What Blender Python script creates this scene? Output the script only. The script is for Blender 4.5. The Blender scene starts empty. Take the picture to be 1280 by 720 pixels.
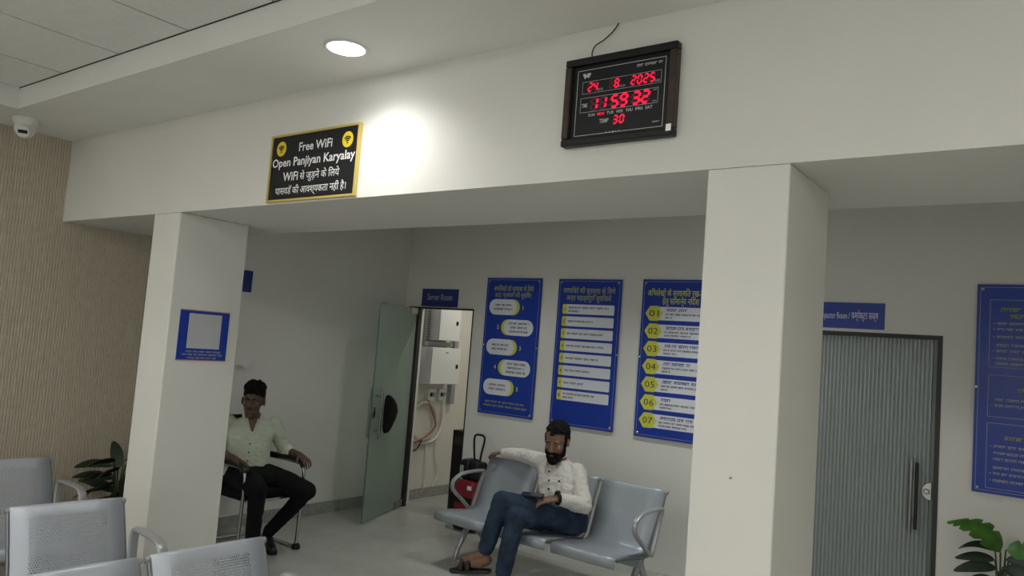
import bpy, bmesh, math, random
from mathutils import Vector, Matrix, Quaternion, noise

sc = bpy.context.scene
col = sc.collection
random.seed(7)
R = math.radians
V = Vector

# ------------------------------------------------------------------ camera, world, exposure
CAM_H = 1.6
yaw, pitch, roll = R(36.754), R(4.381), R(4.401)
fwd = V((-math.sin(yaw)*math.cos(pitch), math.cos(yaw)*math.cos(pitch), math.sin(pitch)))
rt = V((math.cos(yaw), math.sin(yaw), 0))
up = rt.cross(fwd)
r2 = rt*math.cos(roll) + up*math.sin(roll)
u2 = up*math.cos(roll) - rt*math.sin(roll)
cam = bpy.data.cameras.new('camera')
cam.sensor_width = 36
cam.lens = 36*952.5/1280
cam.clip_start = .05
cob = bpy.data.objects.new('camera', cam)
col.objects.link(cob)
mw = Matrix((r2, u2, -fwd)).transposed().to_4x4()
mw.translation = (0, 0, CAM_H)
cob.matrix_world = mw
sc.camera = cob

w = bpy.data.worlds.new('world')
w.use_nodes = True
w.node_tree.nodes['Background'].inputs[0].default_value = (.8, .85, .9, 1)
w.node_tree.nodes['Background'].inputs[1].default_value = .02
sc.world = w
vs = sc.view_settings
vs.view_transform = 'Standard'
vs.look = 'None'
vs.gamma = 1
vs.use_curve_mapping = False
vs.exposure = 0.0

# light strengths (the fixtures themselves are built further down)
DOWN_W = 34      # hall downlights, along the beam
PANEL_E = 16.0    # hall ceiling panels
ALC_W = 100       # downlight in the recess
ALC2_W = 48      # second downlight in the recess
FILL_E = 1.2      # fill glow of the added window behind the viewer
SERVER_W = 8     # batten in the server room

# room dimensions (metres, camera above the origin)
XL = -5.36       # left wall
XR = 3.4
YH = -4.4        # wall behind the camera
YF = 2.2         # front face of the beam
YBK = 2.9        # rear face of the beam
YP = 2.63        # rear face of the pillars
YB = 5.435       # back wall
ZS = 2.19        # beam soffit
ZC = 2.724       # plaster ceiling
ZT = 2.844       # tile ceiling
COVE_X, COVE_Y = -4.83, 1.68

# ------------------------------------------------------------------ materials
MATS = {}
def mat(name, c, rough=.6, metal=0., spec=.5, var=0., vscale=8., bump=0., bscale=60., emit=0., coat=0., alpha=None):
    if name in MATS: return MATS[name]
    m = bpy.data.materials.new(name); m.use_nodes = True
    nt = m.node_tree; N = nt.nodes; L = nt.links
    b = N['Principled BSDF']
    b.inputs['Base Color'].default_value = (*c, 1)
    b.inputs['Roughness'].default_value = rough
    b.inputs['Metallic'].default_value = metal
    b.inputs['Specular IOR Level'].default_value = spec
    if coat: b.inputs['Coat Weight'].default_value = coat
    if emit:
        b.inputs['Emission Color'].default_value = (*c, 1)
        b.inputs['Emission Strength'].default_value = emit
    tc = N.new('ShaderNodeTexCoord')
    if var:
        n = N.new('ShaderNodeTexNoise'); n.inputs['Scale'].default_value = vscale; n.inputs['Detail'].default_value = 5
        L.new(tc.outputs['Object'], n.inputs['Vector'])
        r = N.new('ShaderNodeValToRGB')
        r.color_ramp.elements[0].position = .3; r.color_ramp.elements[1].position = .7
        r.color_ramp.elements[0].color = (*[max(0, x*(1-var)) for x in c], 1)
        r.color_ramp.elements[1].color = (*[min(1, x*(1+var)) for x in c], 1)
        L.new(n.outputs['Fac'], r.inputs['Fac']); L.new(r.outputs['Color'], b.inputs['Base Color'])
    if bump:
        n2 = N.new('ShaderNodeTexNoise'); n2.inputs['Scale'].default_value = bscale; n2.inputs['Detail'].default_value = 4
        L.new(tc.outputs['Object'], n2.inputs['Vector'])
        bp = N.new('ShaderNodeBump'); bp.inputs['Strength'].default_value = bump; bp.inputs['Distance'].default_value = .01
        L.new(n2.outputs['Fac'], bp.inputs['Height']); L.new(bp.outputs['Normal'], b.inputs['Normal'])
    MATS[name] = m
    return m

M_WALL = mat('wall_paint', (.745, .735, .69), .65, spec=.3, var=.03, vscale=1.5, bump=.03, bscale=90)
M_CEIL = mat('ceiling_paint', (.80, .80, .765), .8, spec=.2, var=.02, vscale=2)
M_TILE = mat('ceiling_tile', (.79, .80, .765), .9, spec=.2, var=.03, vscale=30, bump=.05, bscale=200)
M_GAP = mat('tile_grid_dark', (.03, .03, .03), .8)
M_SLAT = mat('fluted_panel', (.56, .49, .395), .55, var=.06, vscale=20)
M_SKIRT = mat('skirting_stone', (.33, .33, .305), .35, var=.18, vscale=25)
M_STEEL = mat('perforated_steel', (.46, .49, .54), .42, metal=.25, spec=.5)
M_STEEL2 = mat('painted_steel', (.33, .36, .40), .40, metal=.25, spec=.5)
M_ALU = mat('silver_paint', (.42, .43, .435), .38, metal=.5)
M_RAIL = mat('rail_grey', (.22, .23, .24), .4, metal=.4)
M_CHROME = mat('chrome', (.55, .55, .55), .18, metal=1)
M_BRUSH = mat('brushed_steel', (.32, .31, .29), .3, metal=1)
M_BLACKP = mat('black_plastic', (.007, .007, .008), .45, spec=.35)
M_BLACKF = mat('black_fabric', (.005, .005, .006), .9, spec=.2, bump=.3, bscale=300)
M_DARKFR = mat('dark_frame', (.035, .037, .036), .45, metal=.3)
M_BLUE = mat('sign_blue', (.007, .040, .34), .3, spec=.5)
M_NAVY = mat('sign_navy', (.012, .030, .20), .35)
M_WHITEP = mat('print_white', (.72, .73, .80), .5)
M_GREYP = mat('print_grey', (.42, .44, .50), .5)
M_YELL = mat('print_yellow', (.62, .63, .06), .5)
M_YELLD = mat('print_olive', (.40, .42, .12), .5)
M_INK = mat('print_ink', (.05, .05, .09), .6)
M_BLACKS = mat('sign_black', (.008, .009, .011), .4, spec=.3)
M_GOLD = mat('gold_edge', (.62, .47, .14), .4, metal=.2)
M_YSPOT = mat('sign_yellow', (.80, .62, .02), .5)
M_TXTW = mat('lettering_white', (.85, .85, .84), .5)
M_RED_E = mat('led_red', (.85, .0, .045), .4, emit=.95)
M_RED_OFF = mat('led_unlit', (.10, .012, .03), .4)
M_WOOD = mat('dark_wood', (.035, .020, .013), .45, var=.35, vscale=40)
M_CABW = mat('cabinet_white', (.72, .74, .73), .45)
M_GREYPL = mat('grey_plastic', (.30, .31, .31), .55)
M_WHITEPL = mat('white_plastic', (.74, .74, .72), .45)
M_LEAF = mat('leaf_green', (.055, .17, .018), .38, var=.35, vscale=18)
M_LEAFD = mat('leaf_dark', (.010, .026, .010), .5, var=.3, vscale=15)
M_STEMG = mat('stem_green', (.05, .08, .025), .55)
M_REDPL = mat('red_plastic', (.20, .010, .016), .4)
M_POT = mat('pot_white', (.6, .6, .57), .5)

def mat_floor():
    m = mat('floor_stone', (.22, .215, .195), .33, spec=.45)
    nt = m.node_tree; N = nt.nodes; L = nt.links; b = N['Principled BSDF']
    tc = N.new('ShaderNodeTexCoord')
    a = N.new('ShaderNodeTexNoise'); a.inputs['Scale'].default_value = 5; a.inputs['Detail'].default_value = 6; a.inputs['Roughness'].default_value = .65
    L.new(tc.outputs['Object'], a.inputs['Vector'])
    v = N.new('ShaderNodeTexNoise'); v.inputs['Scale'].default_value = 120; v.inputs['Detail'].default_value = 3
    L.new(tc.outputs['Object'], v.inputs['Vector'])
    mx = N.new('ShaderNodeMath'); mx.operation = 'ADD'
    L.new(a.outputs['Fac'], mx.inputs[0]); L.new(v.outputs['Fac'], mx.inputs[1])
    r = N.new('ShaderNodeValToRGB')
    e = r.color_ramp.elements
    e[0].position = .55; e[0].color = (.345, .345, .315, 1)
    e[1].position = 1.4; e[1].color = (.49, .49, .455, 1)
    dv = N.new('ShaderNodeMath'); dv.operation = 'MULTIPLY'; dv.inputs[1].default_value = .8
    e[0].position = .55; e[1].position = .95
    L.new(mx.outputs[0], dv.inputs[0]); L.new(dv.outputs[0], r.inputs['Fac']); L.new(r.outputs['Color'], b.inputs['Base Color'])
    return m
M_FLOOR = mat_floor()

def mat_perf():
    """steel sheet with a grid of small round holes over the middle of each panel (UV = metres on the sheet)"""
    m = mat('perforated_sheet', (.46, .49, .54), .42, metal=.25)
    nt = m.node_tree; N = nt.nodes; L = nt.links; b = N['Principled BSDF']
    uv = N.new('ShaderNodeUVMap')
    sp = N.new('ShaderNodeSeparateXYZ'); L.new(uv.outputs['UV'], sp.inputs[0])
    def M(op, a, bb=None, c=None):
        n = N.new('ShaderNodeMath'); n.operation = op
        for i, x in enumerate((a, bb, c)):
            if x is None: continue
            if isinstance(x, (int, float)): n.inputs[i].default_value = x
            else: L.new(x, n.inputs[i])
        return n.outputs[0]
    x, y = sp.outputs[0], sp.outputs[1]
    P = .0105
    row = M('FLOOR', M('DIVIDE', y, P))
    sh = M('MULTIPLY', M('MODULO', row, 2.), .5)
    fx = M('SUBTRACT', M('FRACT', M('ADD', M('DIVIDE', x, P), sh)), .5)
    fy = M('SUBTRACT', M('FRACT', M('DIVIDE', y, P)), .5)
    d = M('SQRT', M('ADD', M('MULTIPLY', fx, fx), M('MULTIPLY', fy, fy)))
    hole = M('LESS_THAN', d, .31)
    inx = M('LESS_THAN', M('ABSOLUTE', x), .165)
    iny = M('MULTIPLY', M('GREATER_THAN', y, .075), M('LESS_THAN', y, .855))
    seam = M('GREATER_THAN', M('ABSOLUTE', M('SUBTRACT', y, .42)), .05)
    f = M('MULTIPLY', M('MULTIPLY', hole, inx), M('MULTIPLY', iny, seam))
    tr = N.new('ShaderNodeBsdfTransparent')
    ms = N.new('ShaderNodeMixShader')
    L.new(f, ms.inputs[0]); L.new(b.outputs[0], ms.inputs[1]); L.new(tr.outputs[0], ms.inputs[2])
    L.new(ms.outputs[0], N['Material Output'].inputs['Surface'])
    return m
M_PERF = mat_perf()

def mat_frost():
    m = mat('frosted_glass', (.50, .55, .51), .2, spec=.6)
    nt = m.node_tree; N = nt.nodes; L = nt.links; b = N['Principled BSDF']
    t = N.new('ShaderNodeBsdfTransparent'); t.inputs[0].default_value = (.84, .91, .87, 1)
    tl = N.new('ShaderNodeBsdfTranslucent'); tl.inputs[0].default_value = (.55, .66, .60, 1)
    a = N.new('ShaderNodeMixShader'); a.inputs[0].default_value = .5
    L.new(b.outputs[0], a.inputs[1]); L.new(tl.outputs[0], a.inputs[2])
    ms = N.new('ShaderNodeMixShader'); ms.inputs[0].default_value = .45
    L.new(a.outputs[0], ms.inputs[1]); L.new(t.outputs[0], ms.inputs[2])
    L.new(ms.outputs[0], N['Material Output'].inputs['Surface'])
    return m
M_FROST = mat_frost()
M_FLUTE = mat('fluted_glass', (.30, .33, .33), .13, spec=.6, metal=.15)
M_GLEDGE = mat('glass_edge', (.10, .17, .14), .2)

# ------------------------------------------------------------------ mesh helpers
def wmx(o):
    m = o.matrix_basis.copy()
    return wmx(o.parent) @ m if o.parent else m

def tag(o, label=None, cat=None, group=None, kind=None):
    if label: o['label'] = label
    if cat: o['category'] = cat
    if group: o['group'] = group
    if kind: o['kind'] = kind
    return o

def empty(name, loc, rz=0., label=None, cat=None, group=None, kind=None):
    o = bpy.data.objects.new(name, None)
    o.empty_display_size = .1
    col.objects.link(o); o.location = loc; o.rotation_euler = (0, 0, rz)
    return tag(o, label, cat, group, kind)

class MB:
    def __init__(s): s.v = []; s.f = []; s.uv = {}
    def add(s, vs, fs):
        k = len(s.v); s.v += [V(p) for p in vs]; s.f += [tuple(i+k for i in f) for f in fs]; return s
    def box(s, lo, hi):
        x0, y0, z0 = lo; x1, y1, z1 = hi
        return s.add([(x0,y0,z0),(x1,y0,z0),(x1,y1,z0),(x0,y1,z0),(x0,y0,z1),(x1,y0,z1),(x1,y1,z1),(x0,y1,z1)],
                     [(3,2,1,0),(4,5,6,7),(0,1,5,4),(1,2,6,5),(2,3,7,6),(3,0,4,7)])
    def rbox(s, lo, hi, r=.01, n=3):
        """box with rounded vertical edges (in the two larger directions of its thinnest axis)"""
        d = [hi[i]-lo[i] for i in range(3)]
        ax = d.index(min(d)); a, b = [i for i in range(3) if i != ax]
        r = min(r, d[a]/2.01, d[b]/2.01)
        pts = []
        for cx, cy, a0 in ((hi[a]-r, hi[b]-r, 0), (lo[a]+r, hi[b]-r, 90), (lo[a]+r, lo[b]+r, 180), (hi[a]-r, lo[b]+r, 270)):
            for k in range(n+1):
                t = R(a0+90*k/n); pts.append((cx+r*math.cos(t), cy+r*math.sin(t)))
        vs = []
        for h in (lo[ax], hi[ax]):
            for p in pts:
                q = [0, 0, 0]; q[ax] = h; q[a] = p[0]; q[b] = p[1]; vs.append(q)
        m = len(pts)
        fs = [tuple(range(m-1, -1, -1)), tuple(range(m, 2*m))] + [(i, (i+1) % m, m+(i+1) % m, m+i) for i in range(m)]
        if ax == 1: fs = [tuple(reversed(f)) for f in fs]
        return s.add(vs, fs)
    def ring(s, rings, caps=True, closed=False):
        m = len(rings[0]); vs = [p for r in rings for p in r]; fs = []
        nr = len(rings)
        for j in range(nr if closed else nr-1):
            a, b = j*m, ((j+1) % nr)*m
            for i in range(m): fs.append((a+i, a+(i+1) % m, b+(i+1) % m, b+i))
        if caps and not closed: fs += [tuple(range(m-1, -1, -1)), tuple((nr-1)*m+i for i in range(m))]
        return s.add(vs, fs)
    def cone(s, p0, p1, r0, r1=None, n=12):
        return s.tube([p0, p1], [r0, r0 if r1 is None else r1], n)
    def tube(s, pts, r, n=10, closed=False, flat=None):
        """sweep a circle (or ellipse: flat = (normal vector, factor)) along pts"""
        pts = [V(p) for p in pts]; m = len(pts); rings = []
        rr = r if isinstance(r, (list, tuple)) else [r]*m
        prev = None
        for i in range(m):
            a = pts[(i-1) % m] if (closed or i > 0) else pts[0]
            b = pts[(i+1) % m] if (closed or i < m-1) else pts[-1]
            t = (b-a)
            if t.length < 1e-9: t = V((0, 0, 1))
            t.normalize()
            if prev is None:
                u = t.cross(V((0, 0, 1)))
                if u.length < .05: u = t.cross(V((1, 0, 0)))
            else:
                u = prev - t*prev.dot(t)
                if u.length < 1e-6: u = t.cross(V((0, 1, 0)))
            u.normalize(); prev = u; v = t.cross(u)
            ring = []
            for k in range(n):
                a_ = 2*math.pi*k/n
                d = (u*math.cos(a_)+v*math.sin(a_))*rr[i]
                if flat: d = d + flat[0]*(d.dot(flat[0]))*(flat[1]-1)
                ring.append(pts[i]+d)
            rings.append(ring)
        return s.ring(rings, True, closed)
    def lathe(s, prof, c, axis=(0, 0, 1), n=24):
        ax = V(axis).normalized(); u = ax.orthogonal().normalized(); v = ax.cross(u)
        return s.ring([[V(c)+ax*h+(u*math.cos(2*math.pi*k/n)+v*math.sin(2*math.pi*k/n))*max(r, 1e-4) for k in range(n)] for r, h in prof])
    def prism(s, pts, d):
        """closed planar polygon pts (3d) extruded by vector d"""
        pts = [V(p) for p in pts]; d = V(d); m = len(pts)
        return s.add(pts+[p+d for p in pts], [tuple(range(m-1, -1, -1)), tuple(range(m, 2*m))]+[(i, (i+1) % m, m+(i+1) % m, m+i) for i in range(m)])
    def ell(s, c, rad, rot=None, nu=16, nv=10):
        rot = rot or Matrix.Identity(3)
        rings = []
        for j in range(nv+1):
            t = -math.pi/2+math.pi*j/nv
            t = max(min(t, math.pi/2-.02), -math.pi/2+.02)
            rings.append([V(c)+rot @ V((rad[0]*math.cos(t)*math.cos(2*math.pi*k/nu), rad[1]*math.cos(t)*math.sin(2*math.pi*k/nu), rad[2]*math.sin(t))) for k in range(nu)])
        return s.ring(rings)
    def cap(s, p0, r0, p1, r1, n=12):
        """round-ended tapered limb"""
        p0, p1 = V(p0), V(p1); t = (p1-p0); L = t.length
        t = t/L if L > 1e-6 else V((0, 0, 1))
        u = t.orthogonal().normalized(); v = t.cross(u); rings = []
        for a in (-85, -60, -30, 0): rings.append((p0+t*r0*math.sin(R(a)), r0*math.cos(R(a))))
        for a in (0, 30, 60, 85): rings.append((p1+t*r1*math.sin(R(a)), r1*math.cos(R(a))))
        return s.ring([[c+(u*math.cos(2*math.pi*k/n)+v*math.sin(2*math.pi*k/n))*q for k in range(n)] for c, q in rings])
    def build(s, name, m, parent=None, smooth=False, local=False, fix=True, **kw):
        me = bpy.data.meshes.new(name)
        vs = s.v
        if parent is not None and not local:
            inv = wmx(parent).inverted(); vs = [inv @ p for p in vs]
        me.from_pydata([tuple(p) for p in vs], [], s.f)
        if fix:
            bm = bmesh.new(); bm.from_mesh(me); bmesh.ops.recalc_face_normals(bm, faces=bm.faces); bm.to_mesh(me); bm.free()
        if m: me.materials.append(m)
        o = bpy.data.objects.new(name, me); col.objects.link(o)
        if parent: o.parent = parent
        if smooth:
            me.polygons.foreach_set('use_smooth', [True]*len(me.polygons))
            if smooth != 2:
                me.set_sharp_from_angle(angle=R(40))
        return tag(o, **kw)

def bevel(o, wd=.004, seg=2):
    b = o.modifiers.new('bevel', 'BEVEL'); b.width = wd; b.segments = seg; b.limit_method = 'ANGLE'
    return o

def share(src, name, parent=None):
    o = src.copy(); o.name = name; col.objects.link(o); o.parent = parent
    return o

def copy_tree(o, parent=None):
    c = o.copy(); col.objects.link(c); c.parent = parent
    for ch in list(o.children): copy_tree(ch, c)
    return c

# flat print: text and marks laid on a surface -------------------------------------------
_TX = {}
def text_geo(s, bold=0.):
    k = (s, bold)
    if k in _TX: return _TX[k]
    cu = bpy.data.curves.new('t', 'FONT'); cu.body = s; cu.offset = bold; cu.resolution_u = 2
    o = bpy.data.objects.new('t', cu); col.objects.link(o)
    dg = bpy.context.evaluated_depsgraph_get()
    me = bpy.data.meshes.new_from_object(o.evaluated_get(dg))
    vs = [v.co.copy() for v in me.vertices]; fs = [tuple(p.vertices) for p in me.polygons]
    bpy.data.objects.remove(o); bpy.data.curves.remove(cu); bpy.data.meshes.remove(me)
    _TX[k] = (vs, fs); return _TX[k]

class Plane:
    """a printed face: o = top-left corner, r = right, n = outward normal (z is up)"""
    def __init__(s, o, r, n): s.o = V(o); s.r = V(r); s.n = V(n)
    def p(s, x, y, h=0.): return s.o+s.r*x-V((0, 0, y))+s.n*h
    def text(s, mb, t, x, y, size, width=None, align='c', bold=0., h=.0012, xs=1.):
        """baseline at y below the top; width squeezes/stretches to fit"""
        vs, fs = text_geo(t, bold)
        if not vs: return
        x0 = min(v.x for v in vs); x1 = max(v.x for v in vs); wd = (x1-x0)*size*xs
        fx = size*xs*(width/wd if width else 1); wd = width or wd
        off = {'c': x-wd/2, 'l': x, 'r': x-wd}[align]
        mb.add([s.p(off+(v.x-x0)*fx, y-v.y*size, h) for v in vs], fs)
    def rect(s, mb, x0, y0, x1, y1, h=.0008, r=0.):
        if r <= 0:
            pts = [(x0, y0), (x1, y0), (x1, y1), (x0, y1)]
        else:
            r = min(r, (x1-x0)/2, (y1-y0)/2); pts = []
            for cx, cy, a0 in ((x1-r, y0+r, -90), (x1-r, y1-r, 0), (x0+r, y1-r, 90), (x0+r, y0+r, 180)):
                for k in range(7):
                    t = R(a0+15*k); pts.append((cx+r*math.cos(t), cy+r*math.sin(t)))
        mb.add([s.p(x, y, h) for x, y in pts], [tuple(reversed(range(len(pts))))])
    def poly(s, mb, pts, h=.001):
        mb.add([s.p(x, y, h) for x, y in pts], [tuple(reversed(range(len(pts))))])
    def frame(s, mb, x0, y0, x1, y1, t, h=.0008):
        s.rect(mb, x0, y0, x1, y0+t, h); s.rect(mb, x0, y1-t, x1, y1, h)
        s.rect(mb, x0, y0+t, x0+t, y1-t, h); s.rect(mb, x1-t, y0+t, x1, y1-t, h)
    def line(s, mb, x0, x1, y, size, rng, h=.0012):
        """a row of small print too fine to read: head-stroke with uneven stems, as in the photograph"""
        x = x0
        while x < x1-size*.3:
            wl = min(x1-x, size*rng.uniform(1.2, 4.2))
            s.rect(mb, x, y-size*.75, x+wl, y-size*.58, h)
            k = x+size*.1
            while k < x+wl-size*.15:
                s.rect(mb, k, y-size*.75, k+size*rng.uniform(.13, .2), y-size*rng.uniform(0, .15), h)
                if rng.random() < .6:
                    yy = y-size*rng.uniform(.1, .45); s.rect(mb, k-size*.2, yy-size*.08, k+size*.1, yy+size*.08, h)
                k += size*rng.uniform(.3, .55)
            x += wl+size*rng.uniform(.25, .5)

# ================================================================== THE SETTING
K = 'structure'
fl = MB().box((XL-.3, YH-.2, -.12), (XR+.2, YB+1.6, 0)).build('floor', M_FLOOR, kind=K, label='polished grey stone floor of the hall and recess', cat='floor')

# --- left wall: plaster behind, fluted panels on the hall side and under the beam
wl = MB().box((XL-.2, YH-.1, 0), (XL, YB+.06, ZT+.15)).build('wall_left', M_WALL, kind=K, label='long wall on the left, fluted beige panels then plain white paint', cat='wall')
mb = MB()
pt = .0176
y = YH+.02; prof = []
SL_END = 2.93
while y < SL_END:
    prof += [(XL+.007, y), (XL+.007, y+pt*.28), (XL+.014, y+pt*.40), (XL+.014, y+pt*.88)]
    y += pt
prof.append((XL+.007, y))
mb.add([(x, yy, .0) for x, yy in prof]+[(x, yy, ZC) for x, yy in prof], [(i, i+1, len(prof)+i+1, len(prof)+i) for i in range(len(prof)-1)])
mb.build('fluted_panel', M_SLAT, wl, fix=False, kind='stuff')
MB().box((XL, SL_END+.01, ZS+.0), (XL+.001, SL_END+.012, ZC)).build('panel_edge', M_WALL, wl)

MB().box((XR, YH-.1, 0), (XR+.15, YB+.06, ZT+.15)).build('wall_right', M_WALL, kind=K, label='plain white wall far to the right of the hall', cat='wall')
MB().box((XL-.2, YH-.15, 0), (XR+.15, YH, ZT+.15)).build('wall_rear', M_WALL, kind=K, label='plain white wall behind the viewer', cat='wall')
wn = empty('fill_window_1', (-.9, YH, .9), label='unseen glowing window added behind the viewer as fill light', cat='window', kind=K)
M_FILL = mat('fill_glow_glass', (.93, .97, 1), .3, emit=FILL_E)  # emissive panes added behind the viewer to lift the hall's ambient light
for k in range(4):
    xx = -3.9+1.5*k
    MB().box((xx+.03, YH+.004, .93), (xx+1.47, YH+.012, 2.27)).build('fill_pane', M_FILL, wn)
mb = MB()
for k in range(5): mb.box((-3.9+1.5*k-.03, YH, .87), (-3.9+1.5*k+.03, YH+.05, 2.33))
mb.box((-3.93, YH, .87), (2.13, YH+.05, .93)); mb.box((-3.93, YH, 2.27), (2.13, YH+.05, 2.33))
mb.build('fill_window_frame', M_WHITEPL, wn)

# --- beam and pillars
MB().box((XL, YF, ZS), (XR, YBK, ZT+.15)).build('beam', M_WALL, kind=K, label='deep white plaster beam across the hall carrying sign and clock', cat='beam')
def pillar(x0, x1, lab):
    return bevel(MB().box((x0, YF, 0), (x1, YP, ZS)).build('pillar', M_WALL, kind=K, label=lab, cat='pillar'), .006)
PLX0, PLX1, PRX0, PRX1 = -4.195, -3.925, -.925, -.674
pillar(PLX0, PLX1, 'white square pillar carrying the small blue notice, beside the fluted wall')
pr = pillar(PRX0, PRX1, 'bare white square pillar between the two openings')
mb = MB()
for px_, z in ((-.80, 1.27), (-.795, .80), (-.79, .70)):
    mb.lathe([(.0, 0), (.004, .001), (.004, .003), (0, .004)], (px_, YF-.002, z), (0, -1, 0), 8)
mb.build('plug_hole', M_GREYPL, pr)

# --- ceilings
ceil = MB().box((XL-.2, YH, ZT+.02), (XR+.15, YB+.06, ZT+.15)).build('ceiling', M_GAP, kind=K, label='ceiling of square lay-in tiles with a plaster border', cat='ceiling')
mb = MB()
mb.box((XL, COVE_Y, ZC), (XR, YF, ZT+.02)); mb.box((XL, YH, ZC), (COVE_X, COVE_Y, ZT+.02))
mb.build('plaster_border', M_CEIL, ceil)
mb = MB().box((XL, YBK, ZC), (XR, YB, ZT+.02)).build('recess_ceiling', M_CEIL, ceil)
g = .008
t0 = None
PANELS = {(10, 3), (2, 3), (4, 3), (8, 3), (12, 3), (0, 3), (2, 7), (6, 7), (10, 7)}
for i in range(14):
    for j in range(10):
        x0 = -4.89+.6*i; y1 = COVE_Y-.6*j
        if (i, j) in PANELS: continue
        xa = max(x0, COVE_X)
        if i in (0, 13) or t0 is None:
            o = MB().box((xa+g, y1-.6+g, ZT), (min(x0+.6, XR)-g, y1-g, ZT+.018)).build('ceiling_tile', M_TILE, ceil)
            if i == 1 and t0 is None:
                t0 = o; base = (x0, y1)
        else:
            o = share(t0, 'ceiling_tile', ceil); o.location = (x0-base[0], y1-base[1], 0)
MB().box((COVE_X, COVE_Y-.004, ZT-.002), (XR, COVE_Y, ZT+.001)).build('shadow_gap', M_GAP, ceil)

# --- back wall with the two door openings
DX0, DX1, DZ = -5.205, -4.475, 1.905      # server room opening
CX0, CX1, CZ = -1.60, -.675, 1.872        # compactor room door
mb = MB()
T = .12
mb.box((XL, YB, 0), (DX0, YB+T, ZT)); mb.box((DX0, YB, DZ), (DX1, YB+T, ZT)); mb.box((DX1, YB, 0), (CX0, YB+T, ZT))
mb.box((CX0, YB, CZ), (CX1, YB+T, ZT)); mb.box((CX1, YB, 0), (XR, YB+T, ZT)); mb.box((CX0, YB+.075, 0), (CX1, YB+T, CZ))
mb.build('wall_back', M_WALL, kind=K, label='white back wall of the recess with posters and two doors', cat='wall')

# skirting
mb = MB().box((XL, YBK+.05, 0), (XL+.014, YB, .10))
mb.build('baseboard_left', M_SKIRT, kind=K, label='grey stone skirting under the side wall of the recess', cat='skirting')

# --- server room behind the left door
SXL, SY1 = -5.33, 6.75
mb = MB()
mb.box((SXL-.1, YB+T, 0), (SXL, SY1, 2.6)); mb.box((SXL-.1, SY1, 0), (-3.3, SY1+.1, 2.6)); mb.box((-3.4, YB+T, 0), (-3.3, SY1, 2.6)); mb.box((SXL-.1, YB+T, 2.5), (-3.3, SY1+.1, 2.6))
M_SWALL = mat('server_room_paint', (.72, .70, .64), .7, var=.03, vscale=3)
mb.build('wall_server_room', M_SWALL, kind=K, label='cream walls of the small room seen through the open glass door', cat='wall')
MB().box((SXL, YB+T, 0), (SXL+.014, SY1, .10)).build('baseboard_server_room', M_SKIRT, kind=K, label='grey skirting inside the small server room', cat='skirting')

# --- open glass door
d1 = empty('door_1', (-5.165, YB-.02, 0), label='frosted glass door standing open beside the server room', cat='door', kind=K)
hin = V((-5.165, YB-.03, 0)); tip = V((-4.832, 4.60, 0))
ld = (tip-hin).normalized(); ln = V((-ld.y, ld.x, 0))          # leaf direction and its normal
if ln.x < 0: ln = -ln
LW = (tip-hin).length
def leaf(a, z, off=0.): return hin+ld*a+ln*off+V((0, 0, z))
mb = MB(); mb.prism([leaf(.02, .012, -.006), leaf(LW, .012, -.006), leaf(LW, 1.893, -.006), leaf(.02, 1.893, -.006)], ln*.012)
mb.build('glass_leaf', M_FROST, d1)
mb = MB(); mb.prism([leaf(LW, .012, -.006), leaf(LW+.0015, .012, -.006), leaf(LW+.0015, 1.893, -.006), leaf(LW, 1.893, -.006)], ln*.012)
mb.build('glass_edge', M_GLEDGE, d1)
for z0, z1, nm in ((.012, .07, 'floor_patch'), (1.845, 1.90, 'top_patch')):
    mb = MB(); mb.prism([leaf(.0, z0, -.013), leaf(.17, z0, -.013), leaf(.17, z1, -.013), leaf(.0, z1, -.013)], ln*.026)
    mb.build(nm, M_BRUSH, d1)
mb = MB(); mb.prism([leaf(LW-.15, 1.88, -.010), leaf(LW, 1.88, -.010), leaf(LW, 1.897, -.010), leaf(LW-.15, 1.897, -.010)], ln*.02)
mb.build('edge_clip', M_BRUSH, d1)
for sgn in (1, -1):
    h = MB().tube([leaf(LW-.085, .72, sgn*.055), leaf(LW-.085, 1.16, sgn*.055)], .0125, 12).build('pull_bar', M_BRUSH, d1, smooth=True)
    for z in (.79, 1.09):
        MB().cone(leaf(LW-.085, z, 0), leaf(LW-.085, z, sgn*.055), .008, n=10).build('standoff', M_BRUSH, h, smooth=True)
mb = MB().rbox((0, 0, 0), (.05, .012, .09), .02)
lk = MB(); lk.prism([leaf(LW-.055, .90, -.016), leaf(LW-.01, .90, -.016), leaf(LW-.005, .945, -.016), leaf(LW-.01, .99, -.016), leaf(LW-.055, .99, -.016)], ln*.032)
lk.build('lock_case', M_BRUSH, d1)
MB().cone(leaf(LW-.035, .945, -.022), leaf(LW-.035, .945, .022), .011, n=14).build('lock_cylinder', M_BLACKP, d1, smooth=True)
fr = MB(); fr.box((DX0, YB-.012, 0), (DX0+.056, YB+.03, DZ)).build('door_frame', M_DARKFR, d1)
MB().box((DX0-.09, YB-.012, DZ-.004), (DX1, YB+.03, DZ+.012)).build('door_header', M_DARKFR, d1)
MB().box((DX1-.010, YB-.006, 0), (DX1, YB+.02, DZ)).build('door_jamb', M_DARKFR, d1)

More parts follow.
